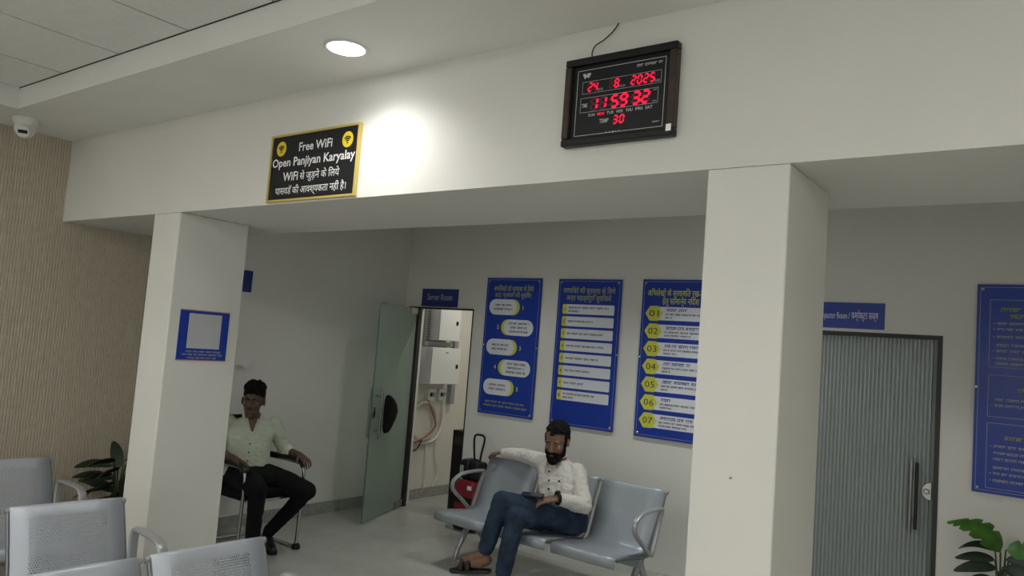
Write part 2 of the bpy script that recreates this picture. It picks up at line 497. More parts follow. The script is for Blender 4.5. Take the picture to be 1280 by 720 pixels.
# --- closed fluted-glass door
d2 = empty('door_2', ((CX0+CX1)/2, YB, 0), label='closed ribbed grey glass door of the compactor room', cat='door', kind=K)
mb = MB(); mb.box((CX0, YB-.004, CZ-.028), (CX1, YB+.07, CZ)); mb.box((CX0, YB-.004, 0), (CX0+.035, YB+.07, CZ-.028)); mb.box((CX1-.028, YB-.004, 0), (CX1, YB+.07, CZ-.028))
mb.build('door_frame', M_DARKFR, d2)
mb = MB(); prof = []
x = CX0+.035; fp = .024
while x < CX1-.05:
    for k in range(5):
        t = math.pi*k/5; prof.append((x+fp*(1-math.cos(t))/2, YB+.036-.013*math.sin(t)))
    x += fp
prof.append((x, YB+.036))
n = len(prof)
mb.add([(a, b, .01) for a, b in prof]+[(a, b, CZ-.028) for a, b in prof], [(i, i+1, n+i+1, n+i) for i in range(n-1)])
mb.build('ribbed_glass', M_FLUTE, d2, fix=False, smooth=2)
MB().box((x, YB+.022, .01), (CX1-.028, YB+.04, CZ-.028)).build('stile', mat('stile_grey', (.16, .17, .165), .4, metal=.3), d2)
MB().box((CX0+.035, YB+.04, .01), (CX1-.028, YB+.055, CZ-.028)).build('glass_backing', mat('glass_backing', (.07, .085, .09), .5), d2)
h = MB().tube([(-.822, YB-.03, .635), (-.822, YB-.03, 1.09)], .0125, 12).build('pull_bar', M_BRUSH, d2, smooth=True)
for z in (.72, 1.01): MB().cone((-.822, YB-.03, z), (-.822, YB+.03, z), .008, n=10).build('standoff', M_BRUSH, h, smooth=True)
MB().tube([(-.795, YB+.004, .66), (-.795, YB+.004, 1.07)], .010, 10).build('rear_pull_bar', M_DARKFR, d2, smooth=True)
mb = MB(); pts = [(-.712, YB+.012, .905+.052*math.sin(R(a)))if False else (-.712+.048*math.cos(R(a)), YB+.012, .905+.052*math.sin(R(a))) for a in range(90, 271, 15)]
lk = mb.prism(pts, (0, -.02, 0)).build('lock_plate', mat('lock_silver', (.62, .60, .55), .35, metal=.6), d2)
MB().lathe([(.0, 0), (.018, 0), (.018, .014), (.012, .02), (0, .02)], (-.735, YB-.008, .905), (0, -1, 0), 16).build('lock_cylinder', M_CHROME, lk, smooth=True)

# ================================================================== LIGHT FIXTURES
M_LAMP = mat('lamp_diffuser', (.98, .99, 1), .5, emit=9)
M_PANEL = mat('panel_diffuser', (1, .985, .93), .5, emit=PANEL_E)
def downlight(x, y, z, power, lab, cat='downlight', col_=(1, .99, .96), spot=150, blend=.9):
    o = empty('downlight', (x, y, z), label=lab, cat=cat, group='recessed downlights')
    MB().lathe([(.074, .0), (.088, -.001), (.090, -.004), (.082, -.008), (.074, -.006)], (x, y, z), n=32).build('trim_ring', M_WHITEPL, o, smooth=True)
    MB().lathe([(.0, -.003), (.074, -.003), (.074, -.006), (0, -.006)], (x, y, z), n=32).build('diffuser', M_LAMP, o)
    l = bpy.data.lights.new('downlight_lamp', 'SPOT'); l.energy = power; l.color = col_; l.spot_size = R(spot); l.spot_blend = blend; l.shadow_soft_size = .07
    lo = bpy.data.objects.new('downlight_lamp', l); col.objects.link(lo); lo.parent = o; lo.location = (0, 0, -.012)
    return o
downlight(-2.335, 1.915, ZC, DOWN_W, 'round white downlight glowing in the plaster border of the hall')
downlight(1.9, 1.915, ZC, DOWN_W, 'round white downlight in the border at the far side of the hall')
downlight(-1.95, 4.5, ZC, ALC_W, 'round white downlight in the recess ceiling above the bench', col_=(.95, 1, .95), spot=125, blend=1)
downlight(-3.75, 4.35, ZC, ALC2_W, 'round white downlight in the recess ceiling near the server room', col_=(.95, 1, .95), spot=135, blend=1)
for (i, j) in PANELS:
    x0 = -4.89+.6*i; y1 = COVE_Y-.6*j; x0 = max(x0, COVE_X)
    o = empty('ceiling_panel_light', (x0+.3, y1-.3, ZT), label='flat square panel light let into the tiled ceiling', cat='ceiling light', group='panel lights of the hall')
    mb = MB(); mb.box((x0+g, y1-.6+g, ZT-.003), (x0+.6-g, y1-.58, ZT+.01)); mb.box((x0+g, y1-.02, ZT-.003), (x0+.6-g, y1-g, ZT+.01))
    mb.box((x0+g, y1-.58, ZT-.003), (x0+.02, y1-.02, ZT+.01)); mb.box((x0+.58, y1-.58, ZT-.003), (x0+.6-g, y1-.02, ZT+.01))
    mb.build('frame', M_WHITEPL, o)
    MB().box((x0+.02, y1-.58, ZT), (x0+.58, y1-.02, ZT+.006)).build('diffuser', M_PANEL, o)
o = empty('batten_light', (-4.3, 6.1, 2.47), label='slim batten light on the server room ceiling', cat='light')
MB().box((-4.75, 6.07, 2.46), (-3.85, 6.13, 2.5)).build('housing', M_WHITEPL, o)
l = bpy.data.lights.new('batten_lamp', 'AREA'); l.energy = SERVER_W; l.shape = 'RECTANGLE'; l.size = .9; l.size_y = .05; l.color = (1, .97, .88)
lo = bpy.data.objects.new('batten_lamp', l); col.objects.link(lo); lo.parent = o; lo.location = (0, 0, -.02)

# ================================================================== SIGNS AND POSTERS
rng = random.Random(3)
def panel(name, x0, x1, z0, z1, y, m, lab, cat, t=.006, standoff=0., group=None):
    """flat board on a wall that faces -Y; returns the board and its printed plane"""
    o = MB().box((x0, y-standoff-t, z0), (x1, y-standoff, z1)).build(name, m, label=lab, cat=cat, group=group)
    return o, Plane((x0, y-standoff-t, z1), (1, 0, 0), (0, -1, 0))

# --- free-wifi board on the beam
x0, x1, z0, z1 = -3.135, -2.53, 2.207, 2.512
o, P = panel('wifi_sign', x0, x1, z0, z1, YF, M_BLACKS, 'black sign with gold edge offering free WiFi, on the beam', 'sign', t=.012)
mb = MB()
for a, b, c, d in ((x0-.010, x1+.010, z1, z1+.010), (x0-.010, x1+.010, z0-.010, z0), (x0-.010, x0, z0, z1), (x1, x1+.010, z0, z1)):
    mb.box((a, YF-.018, c), (b, YF, d))
mb.build('gold_frame', M_GOLD, o)
mb = MB()
P.text(mb, 'Free WiFi', .318, .080, .058, .235, bold=.018)
P.text(mb, 'Open Panjiyan Karyalay', .302, .146, .058, .585, bold=.018)
P.text(mb, 'WiFi', .100, .216, .058, .112, 'l', bold=.018)
P.text(mb, 'से जुड़ने के िलये', .226, .216, .047, .275, 'l', bold=.008)
P.text(mb, 'पासवडॅ की आवश्यकता नहीं है।', .302, .280, .047, .50, bold=.007)
mb.build('lettering', M_TXTW, o, kind='stuff')
for cx in (.068, .537):
    cy = .058
    mb = MB(); P.poly(mb, [(cx+.036*math.cos(R(a)), cy+.036*math.sin(R(a))) for a in range(0, 360, 12)])
    b = mb.build('wifi_roundel', M_YSPOT, o)
    mb = MB()
    for r_ in (.011, .020, .029):
        arc = [R(a) for a in range(-135, -44, 10)]
        for i in range(len(arc)-1):
            q = [(cx+k*math.cos(a), cy+.016+k*math.sin(a)) for k, a in ((r_-.0035, arc[i]), (r_+.003, arc[i]), (r_+.003, arc[i+1]), (r_-.0035, arc[i+1]))]
            P.poly(mb, q, .0018)
    P.poly(mb, [(cx+.0045*math.cos(R(a)), cy+.016+.0045*math.sin(R(a))) for a in range(0, 360, 30)], .0018)
    mb.build('wifi_symbol', M_BLACKS, b)

# --- LED calendar clock on the beam
x0, x1, z0, z1 = -1.457, -1.035, 2.303, 2.612
ck = empty('digital_clock', ((x0+x1)/2, YF, z0), label='dark framed calendar clock with red digits, on the beam', cat='clock')
D = .035
bd = MB().box((x0+.02, YF-.018, z0+.02), (x1-.02, YF, z1-.02)).build('face', M_BLACKS, ck)
for nm, lo, hi, m in (('frame_top', (x0, YF-D, z1-.026), (x1, YF, z1), M_BLACKP), ('frame_bottom', (x0, YF-D, z0), (x1, YF, z0+.026), M_BLACKP),
                      ('frame_side', (x0, YF-D, z0+.026), (x0+.026, YF, z1-.026), M_WOOD), ('frame_side', (x1-.026, YF-D, z0+.026), (x1, YF, z1-.026), M_WOOD)):
    bevel(MB().box(lo, hi).build(nm, m, ck), .005)
P = Plane((x0, YF-.018, z1), (1, 0, 0), (0, -1, 0))
W_, H_ = x1-x0, z1-z0
mb = MB(); P.frame(mb, .044, .040, W_-.044, H_-.036, .0022)
P.frame(mb, .066, .083, W_-.058, .126, .0012); P.frame(mb, .062, .140, W_-.066, .192, .0014)
days = ['SUN', 'MON', 'TUE', 'WED', 'THU', 'FRI', 'SAT']
for i, d in enumerate(days):
    if i != 1: P.text(mb, d, .110+i*.036, .208, .014, .026, bold=.02)
P.text(mb, 'TIME', .079, .174, .020, .024, bold=.02); P.text(mb, 'TEMP', .160, .236, .020, .036, bold=.02)
P.text(mb, 'DATE', .138, .121, .012, .020); P.text(mb, 'MONTH', .220, .121, .012, .026); P.text(mb, 'YEAR', W_-.073, .121, .012, .022)
P.text(mb, 'AM', W_-.078, .150, .009, .012); P.text(mb, 'PM', W_-.078, .188, .009, .012)
P.line(mb, W_-.150, W_-.056, .062, .013, rng); P.line(mb, W_-.082, W_-.056, H_-.052, .007, rng)
for k in range(5): P.rect(mb, .170+k*.012, .268, .170+k*.012+(.007 if k == 2 else .004), .268+(.006 if k == 2 else .003))
P.poly(mb, [(.064, .054), (.074, .052), (.079, .060), (.084, .052), (.098, .054), (.090, .070), (.080, .066), (.072, .072)])
mb.build('print', mat('clock_print', (.5, .52, .53), .5), ck, kind='stuff')
SEG = {'0': 'abcdef', '1': 'bc', '2': 'abged', '3': 'abgcd', '4': 'fgbc', '5': 'afgcd', '6': 'afgedc', '7': 'abc', '8': 'abcdefg', '9': 'abcdfg'}
on, off = MB(), MB()
def digit(ch, x, y, wd, ht, tk, ghost=True):
    q = {'a': (0, 0, 1, 0), 'b': (1, 0, 1, .5), 'c': (1, .5, 1, 1), 'd': (0, 1, 1, 1), 'e': (0, .5, 0, 1), 'f': (0, 0, 0, .5), 'g': (0, .5, 1, .5)}
    for s, (ax, ay, bx, by) in q.items():
        lit = s in SEG.get(ch, '')
        if not lit and not ghost: continue
        pts = []
        hx, hy = (tk*.55, 0) if ay == by else (0, tk*.55)
        sx = lambda yy: (ht-yy)*.10
        A = (ax*wd+hx, ay*ht+hy); B = (bx*wd-hx, by*ht-hy)
        if ay == by: pts = [(A[0], A[1]-tk/2), (B[0], A[1]-tk/2), (B[0]+tk*.4, A[1]), (B[0], A[1]+tk/2), (A[0], A[1]+tk/2), (A[0]-tk*.4, A[1])]
        else: pts = [(A[0]-tk/2, A[1]), (A[0], A[1]-tk*.4), (A[0]+tk/2, A[1]), (A[0]+tk/2, B[1]), (A[0], B[1]+tk*.4), (A[0]-tk/2, B[1])]
        pts = [(x+a+sx(b), y+b) for a, b in pts]
        P.poly(on if lit else off, pts, .0016 if lit else .0012)
for ch, xx in zip('24', (.090, .111)): digit(ch, xx, .090, .013, .028, .006)
for ch, xx in zip(' 8', (.172, .193)): digit(ch, xx, .090, .013, .028, .006)
for ch, xx in zip('2025', (.255, .278, .301, .324)): digit(ch, xx, .090, .014, .028, .006)
for ch, xx in zip('115932', (.106, .140, .186, .220, .266, .300)): digit(ch, xx-.002, .146, .023, .039, .0095)
for ch, xx in zip('30', (.196, .220)): digit(ch, xx, .217, .014, .026, .006)
for xx in (.171, .251):
    for yy in (.157, .172): P.rect(off, xx+.004, yy, xx+.010, yy+.006)
P.text(on, 'MON', .146, .208, .014, .026, bold=.02)
on.build('lit_digits', M_RED_E, ck, kind='stuff'); off.build('unlit_segments', M_RED_OFF, ck, kind='stuff')
mb = MB().box((x1-.024, YF-D-.001, z0+.014), (x1-.006, YF-D, z0+.036)).build('sticker', mat('foil', (.7, .7, .7), .3, metal=.6), ck)
# its cable
pts = [(-1.364, YF-.012, 2.612), (-1.364, YF-.015, 2.635), (-1.350, YF-.018, 2.655), (-1.320, YF-.018, 2.668), (-1.290, YF-.016, 2.690), (-1.274, YF-.012, 2.712), (-1.272, YF-.006, 2.7235)]
def smooth_path(p, n=6):
    p = [V(a) for a in p]; out = []
    for i in range(len(p)-1):
        a = p[max(i-1, 0)]; b = p[i]; c = p[i+1]; d = p[min(i+2, len(p)-1)]
        for k in range(n):
            t = k/n
            out.append(.5*((2*b)+(c-a)*t+(2*a-5*b+4*c-d)*t*t+(3*b-a-3*c+d)*t**3))
    return out+[p[-1]]
MB().tube(smooth_path(pts), .0022, 6).build('clock_cable', M_BLACKP, smooth=True, label='thin black cable running from the clock up to the ceiling', cat='cable')

# --- small blue notice on the pillar (faces +X)
nx = PLX1+.004
nb = MB().box((PLX1, 2.262, 1.388), (nx, 2.562, 1.668)).build('pillar_notice', M_BLUE, label='small blue notice with a pale square, fixed to the pillar', cat='notice')
P = Plane((nx, 2.262, 1.668), (0, 1, 0), (1, 0, 0))
mb = MB(); P.rect(mb, .052, .020, .252, .213); mb.build('pale_square', mat('notice_square', (.50, .51, .54), .5), nb)
mb = MB(); P.line(mb, .050, .262, .236, .014, rng); P.line(mb, .032, .275, .253, .014, rng); P.line(mb, .060, .245, .270, .012, rng); mb.build('small_print', M_GREYP, nb, kind='stuff')
for ya in (0, .275):
    mb = MB(); P.rect(mb, 0, ya, .30, ya+.005); mb.build('edge_stripe', mat('notice_edge', (.45, .25, .18), .5), nb)

# --- room name plates
o, P = panel('room_sign', -5.138, -4.677, 1.925, 2.096, YB, M_NAVY, 'small blue plate reading Server Room above the open glass door', 'sign')
mb = MB(); P.text(mb, 'Server Room', .232, .108, .088, .315, bold=.008); mb.build('lettering', M_GREYP, o, kind='stuff')
o, P = panel('room_sign', -1.473, -1.012, 1.893, 2.066, YB, M_BLUE, 'blue plate reading Compactor Room above the ribbed glass door', 'sign')
mb = MB(); P.text(mb, 'Compactor Room /', .248, .108, .060, .215, 'r', bold=.008); P.text(mb, 'कम्पेक्टर कक्ष', .258, .108, .066, .165, 'l', bold=.006); mb.build('lettering', M_WHITEP, o, kind='stuff')
b = MB().box((XL, 3.18, 1.872), (XL+.006, 3.668, 2.045)).build('room_sign', M_NAVY, label='blue plate on the side wall, mostly hidden behind the pillar', cat='sign')

# --- four tall blue posters
def poster(x0, x1, z0, z1, lab):
    o, P = panel('poster', x0, x1, z0, z1, YB, M_BLUE, lab, 'poster', t=.008, standoff=.014, group='blue information posters on the back wall')
    w_, h_ = x1-x0, z1-z0
    mb = MB(); P.frame(mb, .016, .016, w_-.016, h_-.016, .0022); mb.build('border_line', M_GREYP, o)
    src = None
    for xx in (.028, w_-.028):
        for yy in (.030, h_/2, h_-.030):
            q = P.p(xx if yy != h_/2 else (.008 if xx < w_/2 else w_-.008), yy)
            MB().lathe([(.0, -.012), (.0095, -.012), (.0095, .004), (.006, .007), (0, .007)], q, (0, -1, 0), 12).build('standoff_screw', M_CHROME, o, smooth=True)
    return o, P, w_, h_

o, P, w_, h_ = poster(-4.325, -3.725, .992, 2.207, 'blue poster with five white capsules in a zigzag')
ink, yd = MB(), MB()
P.text(yd, 'अभिलेखों की सुरक्षा के िलये', .30, .118, .062, .44, bold=.010); P.text(yd, 'डाटा प्रबंधन की सुविधा', .30, .172, .056, .40, bold=.010)
P.line(yd, .08, .52, 1.115, .024, rng); P.line(yd, .06, .54, 1.150, .024, rng)
for k in range(5):
    yc = .262+.178*k; left = k % 2 == 0
    a, b = (.045, .385) if left else (.195, .545)
    yl, wh = MB(), MB()
    P.rect(yl, a, yc-.070, b, yc+.070, .0008, .07)
    P.rect(wh, a if left else a+.032, yc-.070, b-.032 if left else b, yc+.070, .0014, .07)
    n_ = 2 if k in (0, 2, 4) else 3
    for q in range(n_):
        yy = yc+.012+(q-(n_-1)/2)*.036; sh = rng.uniform(0, .03)
        P.line(ink, (a if left else a+.032)+.045+sh, (b-.032 if left else b)-.04-sh, yy, .026, rng, .002)
    xx = b+.035 if left else a-.035
    cb_ = yl.build('yellow_capsule', M_YELL, o); wh.build('white_capsule', M_WHITEP, cb_)
    yl = MB(); P.text(yl, str(k+1), xx, yc+.018, .05, bold=.02); yl.build('numeral', M_YELL, o)
yd.build('title', M_YELLD, o, kind='stuff'); ink.build('small_print', M_INK, o, kind='stuff')

o, P, w_, h_ = poster(-3.548, -2.945, .985, 2.203, 'blue poster with eight white bars, behind the bearded man')
yl, wh, ink, yd = MB(), MB(), MB(), MB()
P.text(yd, 'नागरिकों की सुरक्षा के िलये', .30, .118, .062, .50, bold=.010); P.text(yd, 'अन्य महत्वपूणॅ सुविधायें', .30, .178, .060, .43, bold=.010)
for k in range(8):
    y0 = .212+.1025*k
    yl, wh = MB(), MB()
    P.rect(yl, .055, y0, .14, y0+.082, .0008, .012); P.rect(wh, .098, y0, .55, y0+.082, .0014, .010)
    yl.build('yellow_tab', M_YELL, o); wh.build('white_bar', M_WHITEP, o)
    P.text(ink, str(k+1), .078, y0+.054, .035, bold=.02, h=.002)
    e = (.50, .36, .46, .47, .43, .36, .31, .42)[k]
    P.line(ink, .115, e, y0+(.038 if k in (0, 7) else .050), .022, rng, .002)
    if k in (0, 7): P.line(ink, .115, .22, y0+.068, .022, rng, .002)
yd.build('title', M_YELLD, o, kind='stuff'); ink.build('small_print', M_INK, o, kind='stuff')

o, P, w_, h_ = poster(-2.757, -2.155, .985, 2.207, 'blue poster with yellow hexagons numbered 01 to 07 beside the pillar')
yl, wh, ink, yd, inb = MB(), MB(), MB(), MB(), MB()
P.text(yd, 'अिभलेखों के सुरक्षित रख-रखाव', .31, .128, .066, .53, bold=.010); P.text(yd, 'हेतु सामान्य निदेॅश', .325, .190, .066, .30, bold=.010)
heads = (.17, .29, .30, .22, .30, .09, .26)
for k in range(7):
    yc = .265+.1375*k
    yl, wh, num = MB(), MB(), MB()
    P.rect(wh, .11, yc-.052, .575, yc+.052); wh.build('white_bar', M_WHITEP, o)
    P.poly(yl, [(.035, yc), (.075, yc-.058), (.145, yc-.058), (.185, yc), (.145, yc+.058), (.075, yc+.058)], .0016)
    hx = yl.build('yellow_hexagon', M_YELL, o)
    P.text(num, '%02d' % (k+1), .110, yc+.024, .070, .082, bold=.0, h=.0024); num.build('numeral', M_INK, hx, kind='stuff')
    P.line(inb, .215, .215+heads[k], yc-.014, .032, rng, .0018)
    P.line(ink, .205, .55, yc+.014, .019, rng, .0018); P.line(ink, .205, .26+.28*rng.random(), yc+.040, .019, rng, .0018)
yd.build('title', M_YELL, o, kind='stuff'); ink.build('small_print', M_INK, o, kind='stuff')
inb.build('heading', mat('print_indigo', (.10, .10, .28), .5), o, kind='stuff')

o, P, w_, h_ = poster(-.496, .112, .95, 2.197, 'navy poster with three outlined boxes of text above the leafy plant')
yl, wh = MB(), MB()
for y0, y1 in ((.092, .500), (.545, .795), (.830, 1.215)):
    fr_ = MB(); P.frame(fr_, .068, y0, w_-.068, y1, .0025); fr_.build('outline_box', M_GREYP, o)
for yy, wd in ((.165, .36), (.205, .26)): P.line(yl, .304-wd/2, .304+wd/2, yy, .032, rng)
P.line(yl, .22, .39, .64, .03, rng); P.line(yl, .16, .45, .925, .03, rng)
for yy in (.245, .280, .325, .375, .410, .455, .485, .700, .735, .975, 1.015, 1.050, 1.10, 1.135, 1.175):
    P.line(wh, .105, .105+.40*rng.uniform(.7, 1), yy, .022, rng)
    if rng.random() < .5: P.rect(wh, .088, yy-.012, .094, yy-.006)
yl.build('title', M_YELLD, o, kind='stuff'); wh.build('small_print', M_GREYP, o, kind='stuff')

# --- small wall fittings
tb = MB().box((XL, 3.50, 1.285), (XL+.03, 3.70, 1.315)).build('cable_trunking', M_WHITEPL, label='short white cable trunking on the side wall by the pillar', cat='trunking')
MB().rbox((XL+.03, 3.64, 1.27), (XL+.045, 3.70, 1.33), .008).build('cover', M_WHITEPL, tb)

_sp = smooth_path

# ================================================================== CEILING CAMERA
cc = empty('security_camera', (-5.03, 1.80, ZC), label='white dome security camera on the ceiling corner above the fluted wall', cat='camera')
CK = 1.2
MB().lathe([(r*CK, h*CK) for r, h in [(.0, 0), (.058, 0), (.060, -.012), (.055, -.03), (.048, -.04), (0, -.04)]], (-5.03, 1.80, ZC), n=28).build('base', M_WHITEPL, cc, smooth=True)
fd = V((.80, -.45, -.45)).normalized(); c0 = V((-5.03, 1.80, ZC-.052*CK))
MB().ell(c0, (.047*CK,)*3, nu=24, nv=16).build('turret', M_WHITEPL, cc, smooth=2)
ln_ = MB().lathe([(r*CK, h*CK) for r, h in [(0, .030), (.030, .030), (.032, .046), (.028, .052), (0, .052)]], c0, fd, 24).build('lens_housing', M_WHITEPL, cc, smooth=True)
sd = fd.cross(V((0, 0, 1))).normalized(); uu = sd.cross(fd)
mb = MB(); q = c0+fd*.0525*CK
mb.prism([q-sd*.024-uu*.010, q+sd*.024-uu*.010, q+sd*.024+uu*.010, q-sd*.024+uu*.010], fd*.002); mb.build('lens_window', M_BLACKP, ln_)

# ================================================================== METAL BENCHES
PROF = [(.004, .312), (-.003, .318), (-.006, .335), (-.004, .362), (.006, .374), (.03, .377), (.15, .370), (.28, .356), (.38, .345), (.420, .350), (.442, .366), (.456, .390),
        (.478, .445), (.505, .520), (.538, .605), (.572, .685), (.588, .720), (.598, .729), (.610, .727), (.616, .716)]
def make_bench(sheet, label, group, hall=False):
    root = empty('metal_bench', (0, 0, 0), label=label, cat='bench', group=group)
    L_ = [0]
    for i in range(1, len(PROF)): L_.append(L_[-1]+math.dist(PROF[i-1], PROF[i]))
    for k in (-1, 0, 1):
        cx = k*.522; hw = .236
        me = bpy.data.meshes.new('seat_shell'); vs, fs, uvs = [], [], []
        for i, (y, z) in enumerate(PROF):
            # slight dish across the sheet
            for q in (-1, -.5, 0, .5, 1):
                dz = -.002*(1-q*q) if i < 11 else 0; dy = .008*(1-q*q) if i >= 12 else 0
                vs.append((cx+hw*q, y+dy, z+dz)); uvs.append((hw*q, L_[i]))
        for i in range(len(PROF)-1):
            for q in range(4): fs.append((i*5+q, i*5+q+1, i*5+q+6, i*5+q+5))
        me.from_pydata(vs, [], fs)
        ul = me.uv_layers.new(name='UVMap')
        for lp in me.loops: ul.data[lp.index].uv = uvs[lp.vertex_index]
        me.polygons.foreach_set('use_smooth', [True]*len(me.polygons))
        me.materials.append(sheet)
        o = bpy.data.objects.new('seat_shell', me); col.objects.link(o); o.parent = root
        so = o.modifiers.new('sheet', 'SOLIDIFY'); so.thickness = .004; so.offset = -1
        for s in (-1, 1):
            xx = cx+s*(hw+.006)
            rl = MB().tube([(xx, y+.012, z-.012) for y, z in PROF[4:-3]], .0105, 8, flat=(V((1, 0, 0)), .7)).build('side_rail', M_RAIL, o, local=True, smooth=True)
            MB().lathe([(0, -.012), (.013, -.012), (.015, 0), (.013, .012), (0, .012)], (xx, .602, .712), (1, 0, 0), 12).build('end_cap', M_GREYPL, o, local=True, smooth=True)
    MB().box((-.74, .33, .262), (.74, .40, .315)).build('beam', M_STEEL2, root, local=True)
    for k in (-1, 0, 1):
        for s in (-.16, .16):
            MB().box((k*.522+s-.02, .22, .312), (k*.522+s+.02, .46, .342)).build('bracket', M_STEEL2, root, local=True)
    for s in (-1, 1):
        xx = s*.72
        lg = MB()
        lg.tube(smooth_path([(xx, .405, .335), (xx, .345, .25), (xx, .255, .10), (xx, .215, .018)], 4), [.026]*4+[.022]*4+[.017]*4+[.015], 10)
        lg.tube(smooth_path([(xx, .375, .30), (xx, .44, .20), (xx, .56, .08), (xx, .62, .018)], 4), [.024]*4+[.021]*4+[.017]*4+[.015], 10)
        lgo = lg.build('leg', M_ALU, root, local=True, smooth=True)
        for y in (.210, .625):
            MB().lathe([(0, 0), (.026, 0), (.026, .008), (.017, .022), (0, .022)], (xx, y, 0), n=14).build('foot_pad', M_GREYPL, lgo, local=True, smooth=True)
        xa = s*.775
        arm_pts = [(.44, .36), (.455, .50), (.45, .585), (.42, .612), (.32, .614), (.20, .612), (.15, .595), (.13, .55), (.135, .45), (.155, .37), (.21, .345), (.38, .335)] if hall else None
        loop = smooth_path([(a_, b_, 0) for a_, b_ in arm_pts], 5) if hall else smooth_path([(a_, b_, 0) for a_, b_ in [(.425, .335), (.50, .52), (.535, .605), (.50, .620), (.40, .622), (.28, .612), (.205, .578), (.185, .535), (.205, .495), (.30, .42), (.385, .350)]], 5)
        MB().tube([(xa, p.x, p.y) for p in loop], .0135, 8, closed=True, flat=(V((1, 0, 0)), 1.7 if hall else 1.35)).build('armrest', M_ALU, root, local=True, smooth=True)
    return root

G = 'three-seat silver metal waiting benches'
bA = make_bench(M_STEEL2, 'grey metal three-seat bench below the posters, bearded man seated on it', G)
bA.location = (-2.965, 4.225, 0); bA.rotation_euler.z = R(-2.5)
bC = make_bench(M_PERF, 'perforated silver bench nearest the viewer', G, True)
bC.location = (-2.155, 1.262, 0); bC.rotation_euler.z = R(88)
def place(src, x, y, a, lab):
    o = copy_tree(src); o.location = (x, y, 0); o.rotation_euler.z = R(a); o['label'] = lab; return o
place(bC, -3.19, 1.125, 84, 'perforated silver bench in the middle of the three hall rows, beside the pillar')
place(bC, -4.38, 1.345, 88, 'perforated silver bench closest to the fluted wall')

# ================================================================== VISITOR CHAIR
ch = empty('visitor_chair', (-4.85, 3.49, 0), label='black padded armchair with chrome legs, man in pale green shirt on it', cat='chair')
for y in (3.24, 3.74):
    f = MB().tube(_sp([(-5.12, y, .60), (-5.06, y, .615), (-4.9, y, .62), (-4.70, y, .622), (-4.62, y, .61), (-4.583, y, .57), (-4.58, y, .45), (-4.588, y, .2), (-4.592, y, .06), (-4.60, y, .022), (-4.65, y, .014), (-4.9, y, .014), (-5.12, y, .014)], 4), .0125, 10).build('frame', M_CHROME, ch, smooth=True)
    MB().tube(_sp([(-5.02, y, .635), (-4.85, y, .640), (-4.70, y, .642), (-4.62, y, .628), (-4.585, y, .595)], 4), .020, 8, flat=(V((0, 1, 0)), 1.25)).build('arm_pad', M_BLACKP, ch, smooth=True)
    MB().lathe([(0, 0), (.03, 0), (.032, .02), (.02, .04), (0, .042)], (-4.59, y, 0), n=14).build('foot_cap', M_BLACKP, ch, smooth=True)
    MB().tube([(-5.12, y, .014), (-5.14, y, .45), (-5.20, y, .88)], .0125, 8).build('back_post', M_CHROME, ch, smooth=True)
MB().tube([(-5.12, 3.24, .014), (-5.12, 3.74, .014)], .0125, 8).build('floor_bar', M_CHROME, ch, smooth=True)
bevel(MB().rbox((-5.10, 3.265, .385), (-4.61, 3.715, .455), .05, 5).build('seat', M_BLACKF, ch, smooth=True), .02, 3)
mb = MB(); pr_ = []
for z, xx, hw in ((.48, -5.105, .19), (.55, -5.125, .215), (.7, -5.15, .225), (.85, -5.175, .225), (.905, -5.185, .20), (.918, -5.188, .16)):
    pr_.append([(xx+.022, 3.49-hw, z), (xx+.035, 3.49, z), (xx+.022, 3.49+hw, z), (xx-.022, 3.49+hw, z), (xx-.012, 3.49, z), (xx-.022, 3.49-hw, z)])
mb.ring(pr_).build('backrest', M_BLACKF, ch, smooth=True)
MB().tube([(-4.585, 3.24, .40), (-4.60, 3.49, .385), (-4.585, 3.74, .40)], .011, 8).build('front_bar', M_CHROME, ch, smooth=True)

# ================================================================== SERVER ROOM CONTENTS
def cabinet(y0, y1, z0, z1, d, lab):
    o = empty('wall_cabinet', (SXL, (y0+y1)/2, z0), label=lab, cat='cabinet', group='grey-white cabinets in the server room')
    xf = SXL+d
    bevel(MB().box((SXL, y0, z0), (xf-.018, y1, z1)).build('body', M_GREYPL if False else M_CABW, o), .003)
    dr = bevel(MB().box((xf-.016, y0+.004, z0+.004), (xf, y1-.004, z1-.004)).build('door', M_CABW, o), .004)
    MB().rbox((xf, y1-.075, (z0+z1)/2-.02), (xf+.008, y1-.045, (z0+z1)/2+.02), .006).build('lock', M_BLACKP, dr)
    MB().box((xf, (y0+y1)/2-.02, z1-.055), (xf+.001, (y0+y1)/2+.02, z1-.04)).build('maker_plate', M_GREYPL, dr)
    return o
cabinet(5.735, 6.06, 1.605, 1.98, .18, 'upper white wall cabinet in the server room')
cabinet(5.635, 6.08, 1.165, 1.535, .20, 'lower white wall cabinet in the server room')
def duct(lo, hi, lab, slots=0):
    o = MB().box(lo, hi).build('cable_duct', M_GREYPL, label=lab, cat='cable duct')
    for k in range(slots):
        z = lo[2]+(hi[2]-lo[2])*(k+.5)/slots
        MB().box((hi[0], lo[1]+.008, z-.004), (hi[0]+.002, hi[1]-.008, z+.004)).build('slot', M_BLACKP, o)
    return o
duct((SXL, 5.66, 1.60), (SXL+.06, 5.715, 2.2), 'slotted grey cable duct beside the upper cabinet', 24)
duct((SXL, 5.66, 1.545), (SXL+.07, 6.08, 1.59), 'grey horizontal cable duct between the two cabinets')
duct((SXL, 6.13, .95), (SXL+.06, 6.19, 2.3), 'tall grey cable duct at the far side of the cabinets')
sb = []
